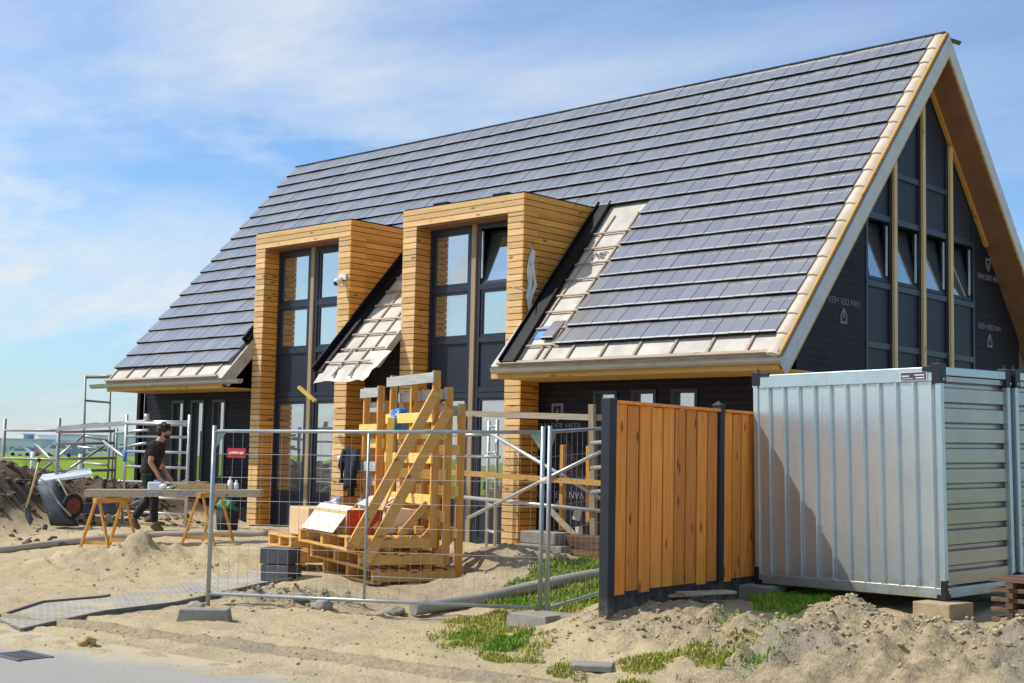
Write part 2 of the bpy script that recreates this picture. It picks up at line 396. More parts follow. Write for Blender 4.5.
def text_mesh(txt, size, name, mat, parent, M, extr=.0015, align='CENTER'):
    cu = bpy.data.curves.new('lettering', 'FONT'); cu.body = txt; cu.size = size; cu.align_x = align; cu.align_y = 'CENTER'; cu.extrude = extr
    t = bpy.data.objects.new('lettering', cu); col.objects.link(t)
    dg = bpy.context.evaluated_depsgraph_get(); dg.update()
    me = bpy.data.meshes.new_from_object(t.evaluated_get(dg)); bpy.data.objects.remove(t)
    M = Matrix.Translation(-world_loc(parent)) @ M if parent is not None else M
    me.transform(M); me.materials.clear(); me.materials.append(mat)
    o = bpy.data.objects.new(name, me); col.objects.link(o)
    if parent is not None: o.parent = parent
    return o
def frame(o, x, y):                 # matrix from origin, x axis, y axis
    x = Vector(x).normalized(); y = Vector(y).normalized(); z = x.cross(y)
    m = Matrix((x, y, z)).transposed().to_4x4(); m.translation = Vector(o); return m

# ------------------------------------------------------------------ ground
def sst(a, b, x):
    t = max(0., min(1., (x-a)/(b-a))); return t*t*(3-2*t)
def gau(x, y, c, rx, ry, ang=0):
    dx, dy = x-c[0], y-c[1]; ca, sa = math.cos(ang), math.sin(ang)
    u, v = (dx*ca+dy*sa)/rx, (-dx*sa+dy*ca)/ry
    return math.exp(-(u*u+v*v))
def gpt(x, y, z):
    v = W(x, y, 1)-CAM; t = (z-CAM.z)/v.z; return CAM+v*t
HEAP1 = W(-62, 510, 25.6); HEAP2 = W(112, 505, 27.6); SANDM = W(138, 565, 19.0); HUMP = W(480, 560, 17.6)
GP1 = W(410, 590, 16.2); GP2 = W(905, 668, 10.4); GP3 = W(665, 606, 13.0); HER = W(295, 600, 15.4); SMALL = W(846, 604, 12.4)
RID = [(W(575, 645, 12.3), .08), (W(680, 636, 12.0), .19), (W(760, 636, 11.5), .22), (W(830, 640, 11.0), .34), (W(900, 644, 10.7), .35), (W(985, 650, 10.5), .33), (W(1080, 652, 10.3), .38)]
def ridge(x, y):
    best = 0
    for (a, ha), (b, hb) in zip(RID, RID[1:]):
        ax, ay = a.x, a.y; bx, by = b.x-ax, b.y-ay
        t = max(0, min(1, ((x-ax)*bx+(y-ay)*by)/(bx*bx+by*by)))
        d = math.hypot(x-ax-bx*t, y-ay-by*t); h = ha+(hb-ha)*t; w = .60+h*1.3
        best = max(best, h*math.exp(-(d/w)**2*1.6))
    return best
def gbase(x, y):
    z = -.1+.3*sst(-5.2, -1.4, y)
    z += .16*sst(.2, 1.3, x)*sst(-6.5, -5.0, y)*(1-sst(-4, -1.8, y))
    z -= .03*sst(-8.8, -9.3, y) if y < -8.8 else 0
    return z
def gfeat(x, y):
    """height added by heaps, and masks (dark soil, grey dirt)"""
    h = 0; soil = 0; dirt = 0; rough = 0
    dx_, dy_ = x-HEAP1[0], y-HEAP1[1]; ul, ud = (dx_*.731+dy_*.683)/1.80, (-dx_*.683+dy_*.731)/2.0; a = math.exp(-ul**4-ud*ud); b = gau(x, y, HEAP2, 2.0, 1.0, R(43))
    h += 1.34*a+.80*b; soil = max(soil, min(1, (a+b)*1.9)); rough += .9*(a+b)
    s = gau(x, y, SANDM, 1.35, .9, R(43)); s2 = gau(x, y, SANDM, .28, .25)
    s3 = gau(x, y, W(65, 572, 18.9), .9, .5, R(43)); s4 = gau(x, y, W(190, 560, 19.4), .7, .4, R(43))
    h += .26*s+.20*s2+.12*s3+.10*s4; rough += .8*(s+s3+s4)
    g = gau(x, y, HUMP, 1.5, 1.0, R(30)); h += .30*g; dirt = max(dirt, g*1.5); soil = max(soil, .36*g); rough += .7*g
    g = gau(x, y, HER, 1.1, .55, R(22)); h += .16*g; dirt = max(dirt, g*1.2); rough += 1.2*g
    g = gau(x, y, SMALL, .38, .33); h += .22*g; dirt = max(dirt, g*1.3); rough += .8*g
    rd = ridge(x, y); h += rd; dirt = max(dirt, min(1, rd*5.5)); rough += min(1.1, rd*5.5)
    # grey dirt round the timber fence, with its shadow painted in too
    g = gau(x, y, W(690, 606, 13.2), .9, .6, R(-60)); dirt = max(dirt, g); rough += .25*g
    g = gau(x, y, W(520, 545, 18.8), 2.2, .9); dirt = max(dirt, .75*g)
    g = gau(x, y, GP1, 2.6, 1.4, R(25)); dirt = max(dirt, .62*g); rough += .18*g
    g = gau(x, y, GP2, 2.2, .9, R(43)); dirt = max(dirt, g); rough += .35*g
    g = gau(x, y, GP3, 1.1, .8, R(43)); dirt = max(dirt, .9*g); h += .15*g
    return h, soil, dirt, min(1.2, rough)
def fbm(x, y, s, o=4):
    return noise.fractal(Vector((x*s, y*s, 3.7)), .8, 2.1, o)
def rackmask(x, y):
    dx, dy = x+3.36, y+3.82; u = dx*.353+dy*.936; v = -dx*.936+dy*.353
    return sst(-1.1, -.25, u)*(1-sst(1.2, 1.9, u))*sst(-.7, -.1, v)*(1-sst(3.2, 3.9, v))
def gz(x, y, fine=True):
    h, so, di, ro = gfeat(x, y)
    z = gbase(x, y)+h; m = rackmask(x, y)
    if m: z = z*(1-m)+.015*m; ro *= 1-m
    if fine:
        near = (1-sst(20, 45, math.hypot(x+4, y+4)))*(.12+.88*sst(-9.3, -8.5, y-.2*x))
        z += near*(.022*fbm(x, y, 1.1)+.020*fbm(x, y, 4.0, 4)+.012*abs(noise.noise(Vector((x*9, y*9, 4))))) + ro*(.060*fbm(x, y, 3.6, 5)+.085*(noise.turbulence(Vector((x*4.5, y*4.5, 1.3)), 4, False)-.45)+.055*(noise.turbulence(Vector((x*12, y*12, 7.3)), 3, True)-.4)+.020*fbm(x+9, y, 17, 3))
        # tyre ruts along the road edge
        if -9.6 < y < -6.6 and x < 3.2:
            q = y+8.25-(x+2.3)*.20+.05*math.sin(x*1.3)
            z -= .075*math.exp(-(q/.10)**2)-.045*math.exp(-((q-.22)/.08)**2)-.038*math.exp(-((q+.2)/.08)**2)+.05*math.exp(-((q-.55)/.09)**2)-.03*math.exp(-((q-.75)/.08)**2)
    return z
def spread(core, lo, hi):
    a = list(core); st = core[1]-core[0]; p = a[0]; k = st
    left = []
    while p > lo: k *= 1.35; p -= k; left.append(max(p, lo))
    right = []; p = a[-1]; k = st
    while p < hi: k *= 1.35; p += k; right.append(min(p, hi))
    return left[::-1]+a+right
def frange(a, b, s):
    n = int(round((b-a)/s)); return [a+(b-a)*i/n for i in range(n)]
xs = spread(frange(-20, -6, .085)+frange(-6, .6, .06)+frange(.6, 6.4, .04), -3000, 600)
ys = spread(frange(-10.5, -2.2, .042)+frange(-2.2, 3, .1), -300, 3000)
verts = []; masks = []
for y in ys:
    for x in xs:
        h, so, di, ro = gfeat(x, y)
        verts.append((x, y, gz(x, y)))
        gr = 0
        # the field starts some way behind the left end of the site
        q = (-x)-17.6+.35*(y+1)
        gr = sst(.0, 1.6, q+ (y-2)*.25) if y > -3 else sst(4, 6, -x-20)
        if y > 12: gr = 1
        if -9.6 < y < -6.6 and x < 3.2: di = max(di, .78*math.exp(-((y+8.05-(x+2.3)*.20)/.42)**2))
        masks.append((gr*(1-min(1, so*1.6)), so, di, 1))
nx = len(xs); faces = [(j*nx+i, j*nx+i+1, (j+1)*nx+i+1, (j+1)*nx+i) for j in range(len(ys)-1) for i in range(nx-1)]
me = bpy.data.meshes.new('ground'); me.from_pydata(verts, [], faces)
ca = me.color_attributes.new('mask', 'FLOAT_COLOR', 'POINT')
ca.data.foreach_set('color', [c for m in masks for c in m])
me.polygons.foreach_set('use_smooth', [True]*len(faces)); me.materials.append(MT['ground'])
g = bpy.data.objects.new('ground', me); col.objects.link(g); tag(g, kind='structure')

# road: a thin sheet draped on the ground
mb = MB(); xr = frange(-60, -8, .5)+frange(-8, 12, .12)+[12, 40]; 
yr = [-16.5, -14, -12, -11]+frange(-10.6, -8.3, .12)
vv = [[mb.bm.verts.new((x, y+.16*(x)*.55*(1 if y > -13 else 1), gz(x, y+.16*x*.55, False)+.012+.004*fbm(x, y, 2))) for x in xr] for y in yr]
for j in range(len(yr)-1):
    for i in range(len(xr)-1): mb.bm.faces.new((vv[j][i], vv[j][i+1], vv[j+1][i+1], vv[j+1][i]))
tag(mb.build('road', MT['road'], smooth=True), kind='structure')

# brick path with dark kerb strips
near = [(22, 629), (62, 620), (105, 611), (175, 602.5), (215, 594), (259, 584), (292, 578)]
far = [(-6, 617), (42, 601.5), (100, 596.5), (170, 585), (212, 576), (262, 567.5), (300, 563)]
def onto(p, dz=0):
    q = gpt(p[0], p[1], -.08)
    for _ in range(12): q = gpt(p[0], p[1], gz(q.x, q.y, False)+dz)
    return q
A = [onto(p, .035) for p in near]; B = [onto(p, .035) for p in far]
mb = MB()
def sub(P, n=8):
    o = []
    for a, b in zip(P, P[1:]):
        for i in range(n): o.append(a.lerp(b, i/n))
    return o+[P[-1]]
As, Bs = sub(A), sub(B); rows = []
for a, b in zip(As, Bs): rows.append([a.lerp(b, t/6) for t in range(7)])
for r_ in rows:
    for i, p in enumerate(r_): p.z = gbase(p.x, p.y)+.022
vv = [[mb.bm.verts.new(p) for p in r_] for r_ in rows]
for j in range(len(vv)-1):
    for i in range(6): mb.bm.faces.new((vv[j][i], vv[j+1][i], vv[j+1][i+1], vv[j][i+1]))
tag(mb.build('path', MT['paver']), kind='structure')
mb = MB()
for P in (As, Bs[:18], [rows[0][i] for i in range(7)]):
    for a, b in zip(P, P[1:]):
        mb.beam(a+Vector((0, 0, -.026)), b+Vector((0, 0, -.026)), .032, .07)
tag(mb.build('path_kerb', MT['concrete_dark']), kind='structure')

# ------------------------------------------------------------------ house
WR, ZE, ZR, LX = 4.80, 2.987, 8.35, 16.30
SL = math.hypot(WR, ZR-ZE); cy_, sy_ = WR/SL, (ZR-ZE)/SL
NR = Vector((0, -sy_, cy_))
def RP(x, s, n=0):                   # point on the front roof slope
    return Vector((x, s*cy_, ZE+s*sy_))+NR*n
def RB(x, s, n=0):                   # back slope
    return Vector((x, 2*WR-s*cy_, ZE+s*sy_))+Vector((0, sy_, cy_))*n
GX, WY, DY, GY = -.46, 1.12, .69, 1.03
house = thing('house', 'big new gabled house with dark tiled roof, black membrane walls and two timber dormers', 'house', (-8.3, 4.8, .15))
def zroof(y): return ZR-abs(y-WR)*(ZR-ZE)/WR
# walls
mb = MB()
def slitwall(x0, x1, slits, z0, z1):
    xs_ = [x0]
    for a, b in slits: xs_ += [a, b]
    xs_.append(x1)
    for i in range(0, len(xs_), 2): mb.bx(xs_[i], xs_[i+1], WY, WY+.3, z0, z1)
    for a, b in slits:
        mb.bx(a, b, WY, WY+.3, 2.65, z1); mb.bx(a, b, WY, WY+.3, z0, .36)
SL_R = [(-4.01, -3.54), (-3.28, -2.81), (-2.55, -2.07)]; SL_L = [(-15.47, -15.01), (-14.78, -14.29), (-14.01, -13.55)]
slitwall(-5.3, GX-.3, SL_R, 0.02, 3.6); wall = mb.build('wall', MT['membrane'], house)
mb = MB(); slitwall(-16.55, -12.0, SL_L, 0.02, 2.98); mb.build('wall', MT['membrane'], house)
mb = MB(); mb.bx(-9.33, -7.97, WY+.01, WY+.3, .02, 3.9); mb.build('wall', MT['membrane'], house)
mb = MB()   # gable walls: left and right of the facade frame, and above it
FY0, FY1 = 3.03, 6.69
def gy(y0, y1, off=.33, z0=0.02):
    mb.prism([(GX, y0, z0), (GX, y1, z0), (GX, y1, zroof(y1)-off), (GX, y0, zroof(y0)-off)], (-.3, 0, 0))
gy(WY, FY0); mb.build('gable_wall', MT['membrane'], house); mb = MB(); gy(FY1, 2*WR-WY); mb.build('gable_wall', MT['membrane'], house); mb = MB()
mb.prism([(-16.2, WY+.3, 0.02), (-16.2, 8.2, 0.02), (-16.2, 8.2, zroof(8.2)-.4), (-16.2, 4.8, ZR-.4), (-16.2, WY+.3, zroof(WY+.3)-.4)], (.2, 0, 0))
mb.bx(-16.2, GX-.3, 8.2, 8.48, .02, 3.6)
mb.build('gable_wall', MT['membrane'], house)
mb = MB(); mb.bx(-16.68, -16.56, 1.02, 1.12, .05, 2.86); mb.build('downpipe', MT['black_flash'], house)
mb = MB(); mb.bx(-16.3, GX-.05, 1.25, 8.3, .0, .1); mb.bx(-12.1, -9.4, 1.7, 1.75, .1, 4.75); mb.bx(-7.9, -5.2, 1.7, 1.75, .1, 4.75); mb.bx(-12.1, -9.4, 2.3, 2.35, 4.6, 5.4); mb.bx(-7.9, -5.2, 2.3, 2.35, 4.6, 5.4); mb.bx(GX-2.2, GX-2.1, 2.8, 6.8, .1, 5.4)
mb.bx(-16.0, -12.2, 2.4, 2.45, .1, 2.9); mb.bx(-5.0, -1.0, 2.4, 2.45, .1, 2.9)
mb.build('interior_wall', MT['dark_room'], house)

# roof deck (underlay on top), both slopes
mb = MB()
def slab(P, x0, x1, s0, s1, n0, n1):
    a = [P(x0, s0, n0), P(x1, s0, n0), P(x1, s1, n0), P(x0, s1, n0)]; b = [P(x0, s0, n1), P(x1, s0, n1), P(x1, s1, n1), P(x0, s1, n1)]
    va = [mb.bm.verts.new(p) for p in a]; vb = [mb.bm.verts.new(p) for p in b]
    mb.bm.faces.new(va); mb.bm.faces.new(vb[::-1])
    for i in range(4): mb.bm.faces.new((va[i], va[(i+1) % 4], vb[(i+1) % 4], vb[i]))
# front slope in pieces so that the dormers' windows stay open
slab(RP, -LX, -12.15, 0, SL-.02, -.236, -.005); slab(RP, -12.15, -9.34, 3.55, SL-.02, -.27, -.005)
slab(RP, -9.34, -7.96, .22, SL-.02, -.12, -.005); slab(RP, -7.96, -5.14, 3.55, SL-.02, -.27, -.005); slab(RP, -5.14, -.02, 0, SL-.02, -.236, -.005)
slab(RB, -LX, -.02, -.1, SL-.02, -.236, -.005)
roof = mb.build('roof', MT['underlay'], house)
roof['label'] = 'pitched roof with pale underlay showing where tiles are still missing'
# tiles
GA, TW = .3772, .2452
S0 = .368
def tile(mb, x0, x1, s, P=RP, g=GA, top=None):
    L = g+.045 if top is None else top-s
    lift = .078; low = .018
    prof = [(s+.004, low+.006), (s, lift-.004), (s+.004, lift), (s+.026, lift+.0022), (s+L, low+.012), (s+L, low-.002), (s+.03, low+.004)]
    jit = random.uniform(-.004, .004); e = .005
    A = [mb.bm.verts.new(P(x0+e, p[0], p[1]+jit)) for p in prof]; B = [mb.bm.verts.new(P(x1-e, p[0], p[1]+jit)) for p in prof]
    n = len(prof)
    for i in range(n):
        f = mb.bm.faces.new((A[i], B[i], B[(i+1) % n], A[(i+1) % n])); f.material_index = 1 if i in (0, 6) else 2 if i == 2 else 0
    mb.bm.faces.new(A[::-1]); mb.bm.faces.new(B)
mb = MB()
def blocked(x0, x1, s):
    """returns visible pieces of a tile between x0 and x1"""
    segs = [(x0, x1)]
    holes = []
    if s+GA*.6 < 3.74: holes += [(-5.30, -4.02), (-8.05, -5.1), (-9.42, -7.9), (-12.23, -9.3)]
    for a, b in holes:
        new = []
        for p, q in segs:
            if q <= a or p >= b: new.append((p, q)); continue
            if p < a: new.append((p, a))
            if q > b: new.append((b, q))
        segs = new
    return [(p, q) for p, q in segs if q-p > .05]
for k in range(18):
    s = S0+k*GA
    x = -.205; i = 0
    off = 0 if k % 2 == 0 else TW*.5
    edges = [-.205]
    p = -.205-(off if off else TW)
    while p > -LX+.02: edges.append(p); p -= TW
    edges.append(-LX+.005)
    for a, b in zip(edges, edges[1:]):
        if a-b < .03: continue
        for p0, p1 in blocked(b, a, s): tile(mb, p0, p1, s, top=None if k < 17 else SL-.01)
tile(mb, -4.38, -4.14, .50)
rt_ = mb.build('roof_tiles', MT['tile'], house); rt_.data.materials.append(MT['tile_edge']); rt_.data.materials.append(MT['tile_nose'])
mb = MB()
for k in range(19):
    s = .03+k*GA
    for i in range(int(LX/TW/4)): tile(mb, -.21-(i+1)*TW*4, -.21-i*TW*4, s, RB, top=None if k < 18 else SL-.01)
rt_ = mb.build('rear_roof_tiles', MT['tile'], house); rt_.data.materials.append(MT['tile_edge']); rt_.data.materials.append(MT['tile_nose'])
mb = MB(); mb.beam((-LX, WR, ZR+.018), (-.02, WR, ZR+.018), .12, .02); mb.beam((-.12, WR+.10, ZR-.03), (.10, WR+.24, ZR-.12), .16, .02)
mb.build('ridge_cap', MT['tile_cap'], house)
# battens and counter battens where tiles are missing
mb = MB()
for x0, x1, ss in ((-LX+.02, -12.3, (.03, .385)), (-5.0, -.03, (.03, .38))):
    for s in ss[:1]: mb.beam(RP(x0, s, .03), RP(x1, s, .03), .05, .03, NR)
for i in range(24):
    for (xa, xb) in ((-LX+.1, -12.25), (-4.9, -.2)):
        x = xa+i*.62
        if x < xb: mb.beam(RP(x, 0, .012), RP(x, .42, .012), .04, .024, NR)
mb.build('battens', MT['batten'], house); mb = MB()
for k in range(8): 
    s = .10+k*GA+.28; mb.beam(RP(-4.70-.12*s/3.8, s, .034), RP(-3.98, s, .034), .03, .02, NR)
for x in (-4.62, -4.12): mb.beam(RP(x, .1, .012), RP(x, 3.5, .012), .036, .022, NR)
mb.build('battens', MT['batten'], house); mb = MB()
for k in range(10): 
    s = -.05+k*GA+.22
    if k == 0: continue
    mb.beam(RP(-9.1, s, .034), RP(-7.97, s, .034), .03, .02, NR)
for x in (-8.72, -8.28): mb.beam(RP(x, .2, .012), RP(x, 3.6, .012), .036, .022, NR)
mb.build('battens', MT['batten'], house)
# verge strip with film loops
mb = MB()
for k in range(19):
    s = S0-.40+k*GA; e = min(SL-.02, s+GA+.02)
    a = [(-.205, .02), (-.18, .055), (-.10, .06), (-.045, .035), (-.005, .0)]
    A = [mb.bm.verts.new(RP(x, s, n+.012)) for x, n in a]; B = [mb.bm.verts.new(RP(x, e, n*.75)) for x, n in a]
    for i in range(4):
        f = mb.bm.faces.new((A[i], A[i+1], B[i+1], B[i])); f.smooth = True
    mb.bm.faces.new([mb.bm.verts.new(RP(x, s, n+.012)) for x, n in a]+[mb.bm.verts.new(RP(-.1, s, -.004))])
mb.build('verge_strip', MT['verge_film'], house)
mb = MB(); mb.beam(RP(-.018, -.02, .012), RP(-.018, SL, .012), .045, .04, NR); mb.build('verge_batten', MT['orange_trim'], house); mb = MB(); mb.beam(RB(-.018, -.02, .005), RB(-.018, SL, .005), .045, .04, (0, sy_, cy_))
mb.build('verge_batten', MT['orange_trim'], house)
# bargeboards
mb = MB()
for P in (RP, RB):
    nb = -.03
    a = [P(0, -.12, nb), P(0, SL, nb), P(0, SL, -.235), P(0, -.12, -.235)]
    # meet at the ridge in a plumb cut
    a[1] = Vector((0, WR, ZR-.045)); a[2] = Vector((0, WR, ZR-.355))
    mb = MB(); mb.prism(a, (.028, 0, 0)); mb.build('bargeboard', MT['barge'], house)
mb = MB()
for P in (RP, RB):
    a = [P(0, -.1, -.237), Vector((0, WR, ZR-.36)), Vector((0, WR, ZR-.395)), P(0, -.1, -.262)]
    mb.prism(a, (.024, 0, 0))
mb.build('bargeboard_edge', MT['orange_trim'], house)
mb = MB()
for P in (RP, RB):
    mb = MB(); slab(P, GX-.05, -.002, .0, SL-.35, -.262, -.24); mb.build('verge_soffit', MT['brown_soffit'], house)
mb = MB()
for P, s1 in ((RP, SL-.35), (RB, SL-.35)):
    mb = MB(); mb.beam(P(GX+.03, 3.4 if P is RB else 2.6, -.292), P(GX+.03, s1, -.292), .055, .06, NR if P is RP else (0, sy_, cy_)); mb.build('verge_trim', MT['orange_trim'], house)
# eaves: gutter, fascia
def gutter(x0, x1, name='gutter'):
    mb = MB(); y0 = -.075; z0 = 2.93; r = .062; n = 9
    prof = [(y0+r*math.cos(t), z0+r*math.sin(t)*1.15) for t in [math.pi+math.pi*i/n for i in range(n+1)]]
    prof = [(y0-r-.012, z0+.012)]+prof+[(y0+r, z0+.02)]
    for dr in (0,):
        A = [mb.bm.verts.new((x0, p[0], p[1])) for p in prof]; B = [mb.bm.verts.new((x1, p[0], p[1])) for p in prof]
        for i in range(len(prof)-1):
            f = mb.bm.faces.new((A[i], A[i+1], B[i+1], B[i])); f.smooth = True
        mb.bm.faces.new([mb.bm.verts.new((x0, p[0], p[1])) for p in prof]); mb.bm.faces.new([mb.bm.verts.new((x1, p[0], p[1])) for p in prof])
    x = x0+.3
    while x < x1: mb.beam((x, y0-r-.01, z0+.012), (x, .02, z0+.03), .025, .006); x += .62
    return mb.build(name, MT['galv_gutter'], house)
gutter(-16.68, -11.45); gutter(-5.02, .07)
for q in ((-16.2, -12.17), (-5.12, -.03)):
    mb = MB(); mb.beam((q[0], .02, 2.845), (q[1], .02, 2.845), .05, .105); mb.bx(q[0], q[1]-.02, .05, WY-.003, 2.80, 2.815); mb.build('fascia', MT['fascia'], house)
# ragged underlay hanging between the dormers
mb = MB(); n = 14
for j in range(3):
    pass
rows_ = []
for j in range(7):
    s = .45-.115*j
    rows_.append([mb.bm.verts.new(RP(-9.22+1.5*i/n*(1-.02*j), s, .050+.014*noise.noise(Vector((i*.35, j*.9, 1)))*(1+j*.3)-.004*j*(j > 4)-.02*(abs(i-7) > 6))) for i in range(n+1)])
for a, b in zip(rows_, rows_[1:]):
    for i in range(n):
        f = mb.bm.faces.new((a[i], a[i+1], b[i+1], b[i])); f.smooth = True
lu_ = mb.build('loose_underlay', MT['underlay'], house)
mb = MB()
for x in (-8.72, -8.28): mb.beam(RP(x, -.16, .075), RP(x, .5, .075), .034, .02, NR)
mb.beam(RP(-9.15, .17, .095), RP(-7.99, .17, .095), .03, .018, NR); mb.build('batten', MT['batten'], lu_)

# slit windows
def slit(a, b, z0=.36, z1=2.65):
    mb = MB(); t = .055
    y0, y1 = WY-.02, WY+.12
    mb.bx(a+.003, a+t, y0, y1, z0, z1-.003); mb.bx(b-t, b-.003, y0, y1, z0, z1-.003); mb.bx(a+t, b-t, y0, y1, z1-t-.003, z1-.003); mb.bx(a+t, b-t, y0, y1, z0, z0+t)
    w = mb.build('window', MT['navy'], house)
    mb = MB(); mb.bx(a+t+.002, b-t-.002, WY+.07, WY+.085, z0+t+.002, z1-t-.005); mb.build('pane', MT['glass'], w)
for a, b in SL_R+SL_L: slit(a, b)

# gable facade: mullions, panels, tilted windows
mul = [(3.78, 3.93), (4.72, 4.87), (5.68, 5.83)]
bays = [(3.03, 3.78), (3.93, 4.72), (4.87, 5.68), (5.83, 6.69)]
mb = MB()
for a, b in mul:
    mb = MB(); c = (a+b)/2; mb.bx(GX+.02, GX+.062, a+.028, b-.028, .15, zroof(c)-.50); mb.build('mullion', MT['pale_z'], house)
for i, (a, b) in enumerate(bays):
    mb = MB(); mp = MB()
    zt = min(zroof(a), zroof(b))-.40
    x0, x1 = GX-.10, GX+.015; t = .06
    if i: a -= .035
    if i < 3: b += .035
    zs = [.15, 2.55, 3.37, 4.28, 5.30, 6.02]
    for z in zs: 
        if z < zt: mb.bx(x0, x1, a+.002, b-.002, z-.045, z+.045)
    mb.bx(x0, x1-.004, a+.001, a+t, .15, zroof(a)-.34); mb.bx(x0, x1-.004, b-t, b-.001, .15, zroof(b)-.34)
    for z0, z1 in zip(zs, zs[1:]+[None]):
        if z0 == 4.28: continue
        if z1 is None or z1 > zt:
            mp.prism([(x1-.035, a+t, z0+.04), (x1-.035, b-t, z0+.04), (x1-.035, b-t, zroof(b-t)-.36), (x1-.035, a+t, zroof(a+t)-.36)] if not (a < WR < b) else
                     [(x1-.035, a+t, z0+.04), (x1-.035, b-t, z0+.04), (x1-.035, b-t, zroof(b-t)-.36), (x1-.035, WR, ZR-.36), (x1-.035, a+t, zroof(a+t)-.36)], (-.03, 0, 0))
            break
        mp.bx(x1-.065, x1-.035, a+t, b-t, z0+.04, z1-.04); mp.build('facade_panel', MT['navy_panel'], house); mp = MB()
    mb.build('facade_frame', MT['navy'], house); mp.build('facade_panel', MT['navy_panel'], house)

for i, (a, b) in enumerate(bays):
    if i == 0: a += .06
    if i == 3: b -= .06
    a += .035; b -= .035
    z0, z1 = 4.335, 5.245; hinge = Vector((GX-.03, 0, z0)); th = R(11)
    rot = Matrix.Rotation(-th, 3, 'Y')
    def tf(p): return hinge+rot @ (Vector(p))
    mb = MB(); t = .055; H = z1-z0
    for (ya, yb, za, zb) in ((a, a+t, 0, H), (b-t, b, 0, H), (a+t, b-t, 0, t), (a+t, b-t, H-t, H)):
        mb.box(tf((0, (ya+yb)/2, (za+zb)/2)), (.06, yb-ya, zb-za), rot)
    w = mb.build('tilted_window', MT['navy'], house)
    mb = MB(); mb.box(tf((.0, (a+b)/2, H/2)), (.012, b-a-2*t, H-2*t), rot); mb.build('pane', MT['glass'], w)
    mb = MB(); mb.bx(GX-.02, GX+.0, b-.075, b-.045, z0+.1, z1-.05); mb.build('window_stay', MT['alu'], w)

